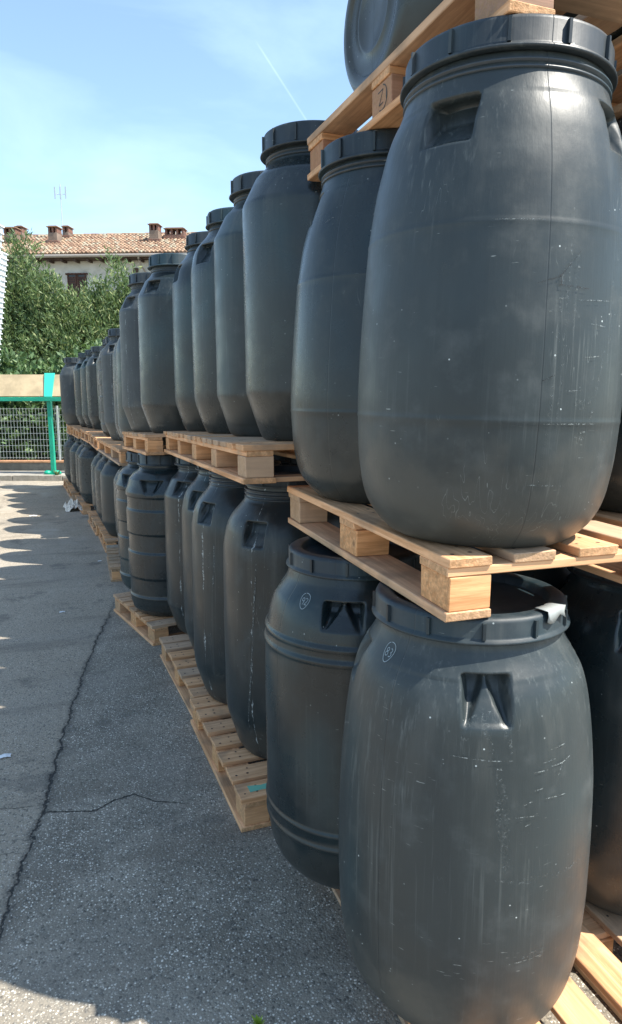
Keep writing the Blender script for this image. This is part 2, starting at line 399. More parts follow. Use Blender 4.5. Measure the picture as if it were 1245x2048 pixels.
def barrel(key, x, y, z, H, rotdeg, mat, label, group, tilt=(0,0), xy=1.0):
    t = T[key]
    e = empty('plastic_barrel', (x,y,z), (R_(tilt[0]), R_(tilt[1]), R_(rotdeg)), label, 'barrel', group)
    s = H/t['H']
    def part(nm, me, mt):
        o = bpy.data.objects.new(nm, me); COL.objects.link(o); o.parent = e; o.scale = (xy,xy,s)
        if not me.materials: me.materials.append(mt)
        o.material_slots[0].link = 'OBJECT'; o.material_slots[0].material = mt
        return o
    part('body', t['body'], MB[mat]); ld = part('lid', t['lid'], MLID)
    if t['neck']: part('neck_ring', t['neck'], MNECK)
    ld.rotation_euler = (0,0,R_(rnd.uniform(0,40)))
    return e

# ------------------------------------------------------------ pallets
def pallet(x0, y0, ztop, x1, y1, width, style, nby, label, group, grey=False, z1=None, stamp=False, paint=False, nbx=3, h=.144, bark=False):
    """x0,y0 near left corner, x1,y1 far left corner of the top deck; ztop (near) / z1 (far) deck height"""
    ln = math.hypot(x1-x0, y1-y0); rz = -math.atan2(x1-x0, y1-y0); z1 = ztop if z1 is None else z1
    e = empty('wooden_pallet', (x0, y0, ztop-h), (math.atan2(z1-ztop, ln), 0, rz), label, 'pallet', group)
    wx, wy = (WXg, WYg) if grey else (WX, WY)
    def part(nm, c, sz, mt, jr=.6):
        hx, hy, hz = sz[0]/2, sz[1]/2, sz[2]/2
        me = boxes_mesh(nm, [(-hx,hx,-hy,hy,-hz,hz)], .002, .0015)
        return link(nm, me, mt, e, c, (0,0,R_(rnd.uniform(-jr,jr))))
    bw = .115; W = width
    xs = [bw/2 + k*(W-bw)/(nbx-1) for k in range(nbx)]
    bl = .14; ys = [bl/2 + .003 + k*(ln-bl-.006)/(nby-1) for k in range(nby)]
    tb, tm, tt = .021, .022, .022           # bottom, middle, top thickness
    zb = tb + (h-tb-tm-tt)/2; bh = h-tb-tm-tt
    for i, x in enumerate(xs):
        for j, y in enumerate(ys):
            bl_ = part('block', (x+.004, y, zb), (bw-.008, bl-rnd.uniform(0,.01), bh-.001), (WBARK if (bark and i == 0) else WZ), 1.0)
            if stamp and i == 0 and j == 1: stamp_block(bl_, bw-.008)
    if style == 'along':
        for y in ys: part('stringer_board', (W/2, y, h-tt-tm/2), (W-.006, bl-.02 if y != ys[0] and y != ys[-1] else bl-.004, tm-.001), wx, .1)
        pitch = .172; n = round((W-.111)/pitch)
        for k in range(n+1):
            x = .0555 + k*(W-.111)/n
            dk = part('deck_board', (x, ln/2, h-tt/2), (.111, ln, tt), wy, .25)
            board_nails(dk, [(sx*.028, y-ln/2+sy*.03) for y in ys for sx, sy in ((-1,-1),(1,1),(1,-1))], tt/2)
    else:
        for x in xs: part('stringer_board', (x+.003, ln/2, h-tt-tm/2), (bw-.012, ln-.006, tm-.001), wy, .1)
        n = max(3, round((ln-.1)/.149)); 
        for k in range(n+1):
            wd = rnd.uniform(.098,.112) if 0 < k < n else .118
            y = wd/2 if k == 0 else (ln-wd/2 if k == n else .056 + k*(ln-.112)/n)
            q = part('deck_board', (W/2 - .004 + rnd.uniform(-.004,.004), y, h-tt/2+rnd.uniform(-.0006,.0006)), (W, wd, tt), wx, .5)
            board_nails(q, [(x-W/2+sx*.025, sy*.02) for x in xs for sx, sy in ((-1,-1),(1,1),(1,-1))], tt/2)
            if paint and k == 0:
                pv = [(-W/2+.05+a*.22, -.02+.045*b+.006*math.sin(9*a+2*b), tt/2+.0012) for b in (0,.5,1) for a in (0,.25,.5,.75,1)]
                pf = [(r*5+c, r*5+c+1, (r+1)*5+c+1, (r+1)*5+c) for r in range(2) for c in range(4)]
                link('paint_stripe', mesh('paint_stripe', pv, pf), M('green_paint', .7, (.16,.42,.30)).m, q)
    for x in (xs[0], xs[-1], (xs[nbx//2] if nbx % 2 else W/2)):
        part('bottom_board', (x, ln/2, tb/2), (bw+(.0 if style == 'along' else .012), ln, tb), wy, .2)
    if style != 'along':
        part('bottom_board', ((xs[0]+xs[-1])/2, ys[0], tb/2-.0), (W-2*bw-.02, .1, tb-.003), wx, .1)
        part('bottom_board', ((xs[0]+xs[-1])/2, ys[-1], tb/2), (W-2*bw-.02, .1, tb-.003), wx, .1)
    return e
def stamp_block(bl_, w):
    mk = M('stamp_ink', .8, (.05,.045,.04)).m; segs = []
    def stroke(a, b, t=.0035):
        d = Vector((b[0]-a[0], b[1]-a[1])); n = Vector((-d.y, d.x)).normalized()*t/2
        segs.append([(a[0]+n.x, a[1]+n.y), (a[0]-n.x, a[1]-n.y), (b[0]-n.x, b[1]-n.y), (b[0]+n.x, b[1]+n.y)])
    stroke((.022,.017),(-.012,.019)); stroke((-.012,.019),(.014,-.018)); stroke((.014,-.018),(-.012,-.016))
    pr = None
    for k in range(15):
        a = R_(-75 - k*14.5 if k else -75); p = (-.004 + .034*math.cos(R_(100+k*14)), -.002+.033*math.sin(R_(100+k*14)))
        if pr: stroke(pr, p)
        pr = p
    stroke((-.034,.012),(-.033,-.014))
    v, f = [], []
    for q in segs:
        b = len(v); v += [(-w/2-.0012, -u, vv) for u, vv in [(-c[0], c[1]) for c in q]]; f.append((b,b+1,b+2,b+3))
    link('inked_stamp', mesh('inked_stamp', v, f), mk, bl_)

G1, G2, G3 = 'pallets lying on the asphalt under the lower barrels', 'pallets between the two barrel layers', 'pallets on top of the upper barrels'
W_ = 1.31
pallet(.80,.93,.144,.810,2.21, W_, 'along', 3, 'pale wooden pallet on the asphalt under the large scratched barrel nearest the camera', G1)
pallet(.59,2.53,.144,.553,3.555, W_, 'across', 3, 'wooden pallet on the asphalt with a green paint stripe on its front board', G1, paint=True)
pallet(.575,3.585,.134,.52,4.60, W_, 'across', 3, 'wooden pallet on the asphalt directly beyond the one with the green stripe', G1)
pallet(.50,4.80,.144,.29,5.72, W_, 'across', 3, 'brownish wooden pallet turned askew under the two barrels with raised bands', G1)
pallet(.325,6.64,.14,.34,7.66, W_, 'across', 3, 'weathered grey pallet on the asphalt beyond the banded barrels', G1, grey=True)
pallet(.347,7.9,.144,.31,8.84, W_, 'across', 3, 'wooden pallet on the asphalt behind the grey weathered pallet', G1)
pallet(.285,8.9,.144,.22,9.98, W_, 'across', 3, 'wooden pallet on the asphalt, just this side of the one with the crumpled cloth', G1)
pallet(.165,10.55,.144,.08,11.6, W_, 'across', 3, 'wooden pallet on the asphalt with the crumpled white cloth against its corner', G1)
pallet(.03,11.95,.144,-.04,12.95, W_, 'across', 3, 'wooden pallet on the asphalt beyond the crumpled white cloth', G1)
pallet(-.03,13.1,.144,-.11,14.0, W_, 'across', 3, 'last wooden pallet on the asphalt at the far end by the kerb', G1)

pallet(.768,1.30,1.41,.79,2.545, W_, 'along', 3, 'sunlit wooden pallet at eye level carrying the large scratched upper barrel', G2, z1=1.412)
pallet(.604,2.475,1.578,.636,4.88, W_, 'across', 5, 'long wooden pallet with five blocks in its side under four tall upper barrels', G2, z1=1.50)
pallet(.518,4.92,1.477,.45,6.16, W_, 'across', 3, 'orange toned pallet under two upper barrels, above the two banded barrels', G2, z1=1.432)
pallet(.43,6.3,1.27,.336,8.43, W_, 'across', 4, 'lower set pallet between layers, just left of the orange toned one', G2, z1=1.237)
pallet(.33,8.5,1.235,.29,9.82, W_, 'across', 3, 'small looking pallet between layers, nearest of the four at the far end', G2, z1=1.225)
pallet(.28,9.92,1.222,.20,11.17, W_, 'across', 3, 'small looking pallet between layers, second of the four at the far end', G2, z1=1.21)
pallet(.17,11.24,1.20,.10,12.4, W_, 'across', 3, 'small looking pallet between layers, third of the four at the far end', G2, z1=1.19)
pallet(.07,12.5,1.186,.01,13.6, W_, 'across', 3, 'small looking pallet between layers, farthest one near the green post', G2, z1=1.175)

pallet(.893,1.352,2.674,.888,2.59, W_, 'along', 3, 'topmost pallet, lying on the nearest upper barrels, inked stamp on its middle block', G3, stamp=True, bark=True)

# ------------------------------------------------------------ barrels: both layers
def facing(x, y, phi):   # rotation that puts local angle 0 at phi degrees right of the direction to the camera
    return math.degrees(math.atan2(-y, -x)) + phi
GU, GL, GB = 'upper layer of dark plastic barrels', 'lower layer of dark plastic barrels', 'dark plastic barrels of the back column'
#        type     x     y     z     H    phi  mat  label
U = [('dome', 1.000,1.553,1.41,1.118, 20,'scratched','largest upper barrel nearest the camera, scratched and lit by the sun'),
 ('egg', 1.035,2.20,1.412,1.118, -33,'plain','rounded upper barrel partly hidden behind the nearest scratched upper one'),
 ('angular',1.008,2.85,1.566,1.205, 80,'plain','tall upper barrel with sharp lower bend, just left of the two rounded ones'),
 ('angular',1.01,3.47,1.546,1.22, 70,'streaked','tall upper barrel, second on the long five block pallet, with faint white streaks'),
 ('sloped',1.0,4.07,1.527,1.222, -50,'plain','tall upper barrel, third on the long pallet, with a square handle recess under its lid'),
 ('sloped',.975,4.67,1.507,1.238, -72,'plain','upper barrel, last on the long pallet, its handle recess seen edge on'),
 ('angular',.815,5.25,1.466,1.24, -45,'plain','broad upper barrel with sloped shoulder and handle recess, above the larger banded barrel'),
 ('angular',.732,5.87,1.443,1.225, -55,'dusty','upper barrel left of the broad shouldered one, above the smaller banded barrel'),
 ('sloped',.735,6.5,1.266,1.15, 60,'plain','thin sliver of an upper barrel right behind the pair above the banded barrels'),
 ('sloped',.752,7.2,1.257,1.15, 70,'plain','narrow strip of an upper barrel just right of the one with a pale dirt smear'),
 ('angular',.688,7.9,1.246,1.17, -40,'dusty','upper barrel with a pale dirt smear across its shoulder, on the low set pallet'),
 ('ribbed',.696,8.85,1.233,1.17, 40,'plain','banded upper barrel seen as a narrow ribbed edge at the far end'),
 ('angular',.701,9.5,1.228,1.19, 50,'plain','narrow upper barrel just left of the banded edge at the far end'),
 ('angular',.764,10.25,1.221,1.17, 80,'plain','far upper barrel almost hidden behind the narrow ones by the banded edge'),
 ('angular',.607,10.87,1.215,1.19, -30,'plain','far upper barrel with clear shoulder and handle recess, fourth from the left end'),
 ('angular',.538,11.5,1.199,1.19, -50,'plain','far upper barrel, third from the left end'),
 ('angular',.459,12.1,1.194,1.18, -50,'plain','far upper barrel, second from the left end'),
 ('angular',.52,12.75,1.184,1.16, 80,'plain','far upper barrel hidden between the last and the second last of the row'),
 ('low',.233,13.3,1.178,1.17, 0,'dusty','last upper barrel at the left end, dusty with bright shoulder, beside the green post')]
Lw = [('full', .963,1.521,.144,1.120, -35,'scratched','largest lower barrel nearest the camera, scuffed, with deep handle recess'),
 ('ridged', .895,2.11,.144,1.12, -53,'plain','lower barrel with raised double ridges, directly left of the nearest lower barrel'),
 ('screw',.915,2.95,.144,1.285, -32,'streaked','lower barrel with a long white streak down its side, standing on the green striped pallet'),
 ('screw',.874,3.55,.144,1.268, -50,'streaked','lower barrel with scraped white patches low on its side, second on the green striped pallet'),
 ('sloped',.915,4.14,.134,1.255, -47,'streaked','lower barrel between the scraped one and the banded barrels, nearer of that pair'),
 ('angular',.885,4.70,.134,1.235, -40,'streaked','lower barrel right beside the larger banded barrel, with a vertical white seam'),
 ('ribbed',.683,5.2,.144,1.185, -25,'plain','larger lower barrel with raised bands and a triangular handle recess'),
 ('ribbed',.655,5.86,.144,1.145, -42,'plain','smaller lower barrel with raised bands, left of the larger banded one'),
 ('low',.707,6.95,.14,.99, 50,'plain','lower barrel seen as a strip just left of the smaller banded barrel, nearer one'),
 ('low',.728,7.55,.14,.97, 60,'plain','lower barrel seen as a strip left of the banded ones, slightly farther one'),
 ('low',.619,8.2,.144,.96, 90,'streaked','wide plain lower barrel with white scuffs near its base, left of the banded pair'),
 ('low',.587,8.85,.144,.945, 70,'plain','far lower barrel just left of the scuffed plain one'),
 ('low',.564,9.45,.144,.94, 80,'plain','far lower barrel, fifth from the left end'),
 ('low',.63,10.1,.144,.93, 70,'plain','far lower barrel almost hidden behind the fifth from the left end'),
 ('low',.427,10.75,.144,.93, 90,'plain','far lower barrel standing directly behind the crumpled white cloth'),
 ('low',.399,11.4,.144,.925, 80,'plain','far lower barrel, third from the left end'),
 ('low',.32,12.05,.144,.91, 70,'plain','far lower barrel, second from the left end'),
 ('low',.385,12.7,.144,.90, 70,'plain','far lower barrel hidden between the last and the second last of the row'),
 ('low',.222,13.3,.144,.89, 70,'plain','last lower barrel at the left end beside the kerb')]
made = []
for i, b in enumerate(U):
    made.append(barrel(b[0], b[1], b[2], b[3], b[4], facing(b[1], b[2], b[5]), b[6], b[7], GU, (rnd.uniform(-.3,.3), rnd.uniform(-.3,.3))))
q = made[0]; q.rotation_euler = (Matrix.Rotation(R_(1.5), 3, 'Y') @ Matrix.Rotation(R_(facing(1.0, 1.553, 20)), 3, 'Z')).to_euler()
lows = []
for i, b in enumerate(Lw):
    lows.append(barrel(b[0], b[1], b[2], b[3], b[4], facing(b[1], b[2], b[5]), b[6], b[7], GL, (0,0), 1.03 if i == 0 else 1.0))
# the back column, one barrel behind each front one
for lay, rows in (('upper', U), ('lower', Lw)):
    for i, b in enumerate(rows[:9]):
        dx = .66 if i < 2 else .61
        nm = ['nearest one','rounded second one','first tall one','second tall one','third tall one','fourth tall one','seventh one','eighth one','ninth one'][i]
        barrel(b[0] if i else 'full', b[1]+dx+(.09 if i == 0 else 0), b[2]+(.06 if i else .16), b[3], b[4], rnd.uniform(0,360), 'plain',
               f'{lay} barrel in the shaded back column, behind the {nm} of the front row', GB)

# lying barrels on the top pallet
for k, (x, y, lab) in enumerate(((1.02,2.34,'barrel lying on the topmost pallet, its round base facing left against the sky'),
                                 (1.12,1.68,'barrel lying on the topmost pallet at the top edge of the view, nearer of two'))):
    e = barrel('full', x, y, 2.674+.322, 1.12, 0, 'plain', lab, 'barrels lying on the topmost pallet')
    e.rotation_euler = (0, R_(90), R_(2-4*k))

# chalk marks on two lower barrels
def chalk(par, H, scl, prof, th, zc, txt, xy=1.0):
    rf = radius_fn(prof, .028)
    def P(u, v):
        z = zc + v; r = rf(z/scl)*xy + .0018; a = R_(th) + u/r
        return (r*math.cos(a), r*math.sin(a), z)
    v, f = [], []
    def stroke(pts, t=.0017):
        for a, b in zip(pts, pts[1:]):
            d = Vector((b[0]-a[0], b[1]-a[1]))
            if d.length < 1e-6: continue
            n = Vector((-d.y, d.x)).normalized()*t/2; q = len(v)
            v.extend([P(a[0]+n.x, a[1]+n.y), P(a[0]-n.x, a[1]-n.y), P(b[0]-n.x, b[1]-n.y), P(b[0]+n.x, b[1]+n.y)]); f.append((q,q+1,q+2,q+3))
    stroke([(.017*math.cos(R_(a))+.002*math.sin(R_(a*2)), .022*math.sin(R_(a))) for a in range(-250, 105, 14)])
    def arc(cx, cy, r, a0, a1, sx=1): return [(cx+sx*r*math.cos(R_(a0+(a1-a0)*k/10)), cy+r*math.sin(R_(a0+(a1-a0)*k/10))) for k in range(11)]
    for ch, ox in zip(txt, (-.006, .006)):
        if ch == '8': stroke(arc(ox,.0045,.004,0,360)); stroke(arc(ox,-.0045,.0045,0,360))
        if ch == '3': stroke(arc(ox,.0045,.004,130,-90)); stroke(arc(ox,-.0045,.0045,90,-130))
        if ch == '9': stroke(arc(ox,.004,.0045,0,360)); stroke([(ox+.0045,.004),(ox+.002,-.009)])
        if ch == '2': stroke(arc(ox,.004,.0045,150,-30)); stroke([(ox+.003,.001),(ox-.004,-.009),(ox+.005,-.009)])
    link('chalk_mark', mesh('chalk_mark', v, f), MCHALK, par)
chalk(lows[0], 1.12, 1.0, full, -11, 1.0, '83', 1.03)
chalk(lows[1], 1.12, 1.0, rid, 16, .985, '92')
# torn film on the ring lid of the nearest lower barrel
v = []; nx_, nz_ = 9, 5
for j in range(nz_):
    for i in range(nx_):
        a = R_(-76 + 18*i/(nx_-1)) ; t = j/(nz_-1)
        r = .210 + .038*min(1, t*2) + .004*noise.noise(Vector((i*.8, j*.9, 1))); z = 1.1225 - .032*max(0, t-.5)*2*(.75+.25*math.sin(i*.9))
        v.append((r*math.cos(a), r*math.sin(a), z + .003 + .003*noise.noise(Vector((i*1.3, j*1.7, 5)))))
f = [(j*nx_+i, j*nx_+i+1, (j+1)*nx_+i+1, (j+1)*nx_+i) for j in range(nz_-1) for i in range(nx_-1)]
tf = link('torn_film', mesh('torn_film', v, f), M('white_film', .5, (.27,.29,.285)).m, lows[0], smooth=True)
tf.rotation_euler = (0,0,R_(-facing(.963,1.521,-35)))
md = tf.modifiers.new('thick', 'SOLIDIFY'); md.thickness = .001


# scuffs and scratches that stand on single barrels
def scuffmat(name, col, lo, hi):
    m = M(name, .8, col); n = m.noise(m.coord(scale=(1,1,1)), 140, 4, .7); n2 = m.noise(m.coord(), 22, 3)
    a = m.math('MULTIPLY', m.ramp(n, lo, hi), m.ramp(n2, .3, .55, .35, 1)); m.link(a, m.b.inputs['Alpha']); return m.m
MSC, MSF, MSD = scuffmat('scratch_mark', (.19,.215,.215), .45, .62), scuffmat('scuff_mark', (.20,.225,.225), .52, .85), scuffmat('dark_scrape', (.012,.014,.016), .42, .58)
def marks(par, H, prof, win, strokes, mat, thick, xy=1.0, name='scratch'):
    rf = radius_fn(prof, win)
    for st in strokes:
        v, f = [], []; P = []
        for (a, b) in zip(st, st[1:]):
            n = max(2, int(max(abs(a[0]-b[0])*.7, abs(a[1]-b[1])*60)))
            P += [(a[0]+(b[0]-a[0])*k/n, a[1]+(b[1]-a[1])*k/n) for k in range(n)]
        P.append(st[-1]); N = len(P)
        for i, (t, z) in enumerate(P):
            t0, z0 = P[max(0,i-1)]; t1, z1 = P[min(N-1,i+1)]; du, dz = R_(t1-t0)*.3, z1-z0; ll = math.hypot(du, dz) or 1
            w_ = thick*(.35+.65*math.sin(math.pi*(i+.5)/N))/2*rnd.uniform(.8,1.2)
            for sgn in (-1, 1):
                zz = z + sgn*du/ll*w_; r_ = rf(zz)*xy + .0022; tt = R_(t) - sgn*dz/ll*w_/r_
                v.append((r_*math.cos(tt), r_*math.sin(tt), zz))
        for i in range(N-1): f.append((2*i, 2*i+1, 2*i+3, 2*i+2))
        link(name, mesh(name, v, f), mat, par)
o_ = 3
L1m = lows[0]; U1m = made[0]
sh_ = lambda st, d: [(a+d, b) for a, b in st]
marks(L1m, 1.12, full, .028, [sh_(q,o_) for q in ([(31.5,.853),(32.7,.888),(37.3,.912),(42.9,.917),(47.8,.897),(51,.862),(52,.827)], [(40,.89),(44,.85),(43,.83)])], MSF, .016, 1.03, 'scuff')
marks(L1m, 1.12, full, .028, [sh_(q,o_) for q in ([(26.5,.822),(35,.819),(42.7,.816),(52.5,.815)],[(56.7,.709),(62,.718)],[(67.4,.716),(78.5,.712)],[(61.4,.782),(68.5,.782)],
   [(70.5,.788),(76.6,.788),(81.9,.797)],[(70.4,.826),(78.9,.83)],[(53.8,.683),(63.7,.681)],[(50.9,.31),(69.4,.318)],[(66,.80),(73,.803)],[(62,.74),(66,.742)],[(58,.66),(61,.668)],[(74,.76),(77,.79)])], MSC, .0026, 1.03)
marks(L1m, 1.12, full, .028, [sh_([(46.5,.534),(55.3,.526),(64.3,.524),(74.9,.520),(85,.516),(94.4,.515)],o_), sh_([(58,.325),(72,.33)],o_)], MSF, .016, 1.03, 'scuff')
marks(L1m, 1.12, full, .028, [sh_([(46.6,.80),(48.6,.69),(50.8,.55)],o_)], MSF, .03, 1.03, 'scuff')
u_ = -4
marks(U1m, 1.12, dome, .03, [sh_(q,u_) for q in ([(8.9,.547),(13.1,.548)],[(17.6,.546),(33.9,.551)],[(2,.160),(18.3,.157)],[(20,.43),(30,.435)],[(12,.61),(18,.612)],[(-20,.7),(2,.7)],[(6,.29),(30,.292)],[(14,.36),(21,.362)],[(24,.50),(32,.497)],[(5,.52),(9,.521)])], MSC, .0024)
marks(U1m, 1.12, dome, .03, [sh_(q,u_) for q in ([(11.1,.70),(9.4,.504),(7.8,.289),(6.4,.13)],[(13.5,.74),(12.4,.50),(11,.30)],[(32.6,.457),(29,.36),(26.7,.288)],[(36,.60),(35,.42)],[(16.5,.66),(15.5,.48)])], MSF, .008, 1, 'scuff')
marks(U1m, 1.12, dome, .03, [sh_(q,u_) for q in ([(18,.34),(22,.33),(28,.345)],[(20,.26),(26,.27)],[(-38,.60),(-34,.62)])], MSF, .022, 1, 'scuff')
marks(U1m, 1.12, dome, .03, [sh_(q,u_) for q in ([(-.1,.575),(8.8,.59),(17.3,.644)],[(8.6,.574),(22,.57)],[(3.8,.378),(8.3,.388)],[(8.6,.596),(9.6,.575)],[(6,.384),(9,.392)])], MSD, .0026, 1, 'dark_scrape')
marks(made[1], 1.118, egg, .03, [[(-14,.86),(-6,.875),(0,.865),(-4,.855),(-12,.848)],[(-2,.84),(-4,.80),(-1,.79)],[(-16,.80),(-17,.785),(-8,.775),(0,.785)]], MSF, .004, 1, 'embossed_emblem')
marks(lows[2], 1.285, [(z*1.028, q) for z, q in sop], .03, [[(12.4-7,.937),(10.4-7,.80),(8-7,.60)],[(8-7,.58),(5.9-7,.428),(2.4-7,.22),(2-7,.18)]], MSC, .008, 1, 'scuff')
marks(made[1], 1.118, egg, .03, [[(-14,.86),(-6,.875),(0,.865),(-4,.855),(-12,.848)],[(-2,.84),(-4,.80),(-1,.79)],[(-16,.80),(-17,.785),(-8,.775),(0,.785)]], MSF, .004, 1, 'embossed_emblem')
marks(lows[2], 1.285, [(z*1.028, q) for z, q in sop], .03, [[(-2,.20),(-5,.16),(-9,.16)],[(-7,.11),(0,.10)]], MSF, .02, 1, 'scuff')
marks(lows[2], 1.285, [(z*1.028, q) for z, q in sop], .03, [[(-9,.975),(-6,.968),(-3,.975),(0,.966),(4,.972)],[(-10,.985),(-8,.972),(-7,.985),(-5,.978)]], MSC, .006, 1, 'scuff')
marks(lows[3], 1.268, [(z*1.014, q) for z, q in sop], .03, [[(8,.42),(9,.34),(8,.26)],[(28,.44),(22,.38),(22,.30),(27,.24)],[(30,.20),(20,.19),(12,.18)]], MSF, .035, 1, 'scuff')
marks(lows[3], 1.268, [(z*1.014, q) for z, q in sop], .03, [[(16,.88),(16,.74)],[(15,.72),(14,.66)]], MSC, .008, 1, 'scuff')

# ------------------------------------------------------------ ground
def xcurve(m, src, pts, lo, hi, vlo, vhi):
    """Float Curve: value of src in [lo,hi] -> curve value in [vlo,vhi]"""
    n = m.node('ShaderNodeFloatCurve'); c = n.mapping.curves[0]
    P = [((a-lo)/(hi-lo), (b-vlo)/(vhi-vlo)) for a, b in pts]
    while len(c.points) < len(P): c.points.new(.5, .5)
    for q, (a, b) in zip(c.points, P): q.location = (a, b); q.handle_type = 'VECTOR'
    n.mapping.update()
    m.link(m.ramp(src, lo, hi, 0, 1, smooth=False), n.inputs['Value'])
    return m.ramp(n.outputs[0], 0, 1, vlo, vhi, smooth=False)
m = M('asphalt', .88, spec=.35)
o = m.coord(); x, y, z = m.sep(o)
warp = m.noise(o, 9, 4, .65); wv = m.math('MULTIPLY', m.math('SUBTRACT', warp, .5), .085)
fine = m.noise(o, 60, 3, .6); wf = m.math('MULTIPLY', m.math('SUBTRACT', fine, .5), .026)
xc = xcurve(m, y, [(0,-.9),(2.26,-.3),(2.59,-.256),(2.89,-.195),(3.2,-.15),(3.59,-.107),(4.06,-.039),(4.86,.087),(5.62,.249),(6.18,.346),(9,.5)], 0, 9, -1, 1)
dx = m.math('SUBTRACT', x, m.math('ADD', xc, m.math('ADD', wv, wf)))
crackfade = m.ramp(y, 5.2, 6.3, 1, 0)
cr1 = m.math('MULTIPLY', m.ramp(m.math('ABSOLUTE', dx), .001, .009, 1, 0), crackfade)
yc = xcurve(m, x, [(-.18,2.95),(.025,2.885),(.112,2.942),(.2,2.96),(.28,2.872),(.5,2.774)], -.18, .5, 2.5, 3.2)
dy = m.math('SUBTRACT', y, m.math('ADD', yc, wf))
cr2 = m.math('MULTIPLY', m.ramp(m.math('ABSOLUTE', dy), .001, .008, 1, 0), m.math('MULTIPLY', m.ramp(x, -.19, -.16), m.ramp(x, .3, .48, 1, 0)))
yc3 = m.math('ADD', m.math('ADD', m.math('MULTIPLY', x, -.1), 2.99), m.math('ADD', wv, wf))
cr3 = m.math('MULTIPLY', m.ramp(m.math('ABSOLUTE', m.math('SUBTRACT', y, yc3)), .0, .006, .6, 0), m.ramp(x, -.22, -.17, 1, 0))
yc4 = m.math('ADD', m.math('ADD', m.math('MULTIPLY', x, -.05), 2.69), m.math('ADD', wv, wf))
cr4 = m.math('MULTIPLY', m.ramp(m.math('ABSOLUTE', m.math('SUBTRACT', y, yc4)), .0, .006, .6, 0), m.ramp(x, -.28, -.23, 1, 0))
crack = m.math('MAXIMUM', m.math('MAXIMUM', cr1, cr2), m.math('MAXIMUM', cr3, cr4))
wn1 = m.node('ShaderNodeTexNoise'); wn1.inputs['Scale'].default_value = 150; wn1.inputs['Detail'].default_value = 2; m.link(o, wn1.inputs['Vector'])
va = m.node('ShaderNodeVectorMath', operation='MULTIPLY_ADD'); m.link(wn1.outputs['Color'], va.inputs[0]); va.inputs[1].default_value = (.005,.005,.005); m.link(o, va.inputs[2]); wc = va.outputs[0]
v1 = m.node('ShaderNodeTexVoronoi'); v1.inputs['Scale'].default_value = 120; m.link(wc, v1.inputs['Vector'])
stone = m.sep(v1.outputs['Color']); sd1 = v1.outputs['Distance']
v2 = m.node('ShaderNodeTexVoronoi'); v2.inputs['Scale'].default_value = 260; m.link(m.coord(), v2.inputs['Vector'])
stone2 = m.sep(v2.outputs['Color'])
big = m.noise(o, .9, 4, .55); med = m.noise(o, 3.2, 5, .6)
base = m.mix(m.ramp(med, .3, .75), (.165,.146,.116), (.275,.245,.198))
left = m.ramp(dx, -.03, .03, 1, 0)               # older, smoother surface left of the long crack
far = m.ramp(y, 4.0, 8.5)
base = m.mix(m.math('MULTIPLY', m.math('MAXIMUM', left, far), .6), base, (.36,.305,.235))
s1 = m.math('MULTIPLY', m.ramp(stone[0], .34, .44), m.ramp(m.math('ADD', sd1, m.math('MULTIPLY', stone[2], .30)), .36, .56, 1, 0))
s2 = m.math('MULTIPLY', m.ramp(stone2[1], .72, .85), m.ramp(m.math('ADD', v2.outputs['Distance'], m.math('MULTIPLY', stone2[2], .3)), .35, .6, 1, 0))
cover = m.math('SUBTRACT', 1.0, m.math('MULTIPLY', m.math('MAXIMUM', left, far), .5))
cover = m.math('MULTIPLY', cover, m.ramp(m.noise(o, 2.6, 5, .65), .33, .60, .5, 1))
stc = m.mix(m.math('POWER', stone[1], 1.3), (.26,.24,.20), (.95,.89,.78))
base = m.mix(m.math('MULTIPLY', s1, cover), base, stc)
base = m.mix(m.math('MULTIPLY', m.math('MULTIPLY', s2, cover), .85), base, (.62,.58,.50))
base = m.mix(m.math('MULTIPLY', m.ramp(stone[2], .0, .25, 1, 0), .6), base, (.022,.025,.028))
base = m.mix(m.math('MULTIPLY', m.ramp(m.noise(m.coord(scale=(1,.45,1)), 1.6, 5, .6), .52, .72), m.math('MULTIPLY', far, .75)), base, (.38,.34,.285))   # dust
base = m.mix(m.math('MULTIPLY', m.ramp(m.noise(m.coord(scale=(.6,2.2,1)), 1.4, 4, .6), .52, .70), .55), base, (.14,.120,.096))  # damp and tyre stains
base = m.mix(m.math('MULTIPLY', m.ramp(big, .45, .65), .25), base, (.24,.225,.20))
base = m.mix(m.math('MULTIPLY', m.ramp(m.noise(m.coord(loc=None), 2.1, 6, .7), .56, .66), .5), base, (.085,.080,.074))
base = m.mix(m.math('MULTIPLY', crack, .92), base, (.010,.011,.012))
edge = m.math('MULTIPLY', m.ramp(m.math('ABSOLUTE', dx), .01, .035, .35, 0), crackfade)
base = m.mix(edge, base, (.03,.032,.034))
bump = m.math('ADD', m.math('MULTIPLY', m.math('SUBTRACT', 1.0, sd1), .8), m.math('MULTIPLY', crack, -3.0))
MASPH = m.out(base, m.ramp(med, .3, .7, .75, .95), bump, .55, .006)

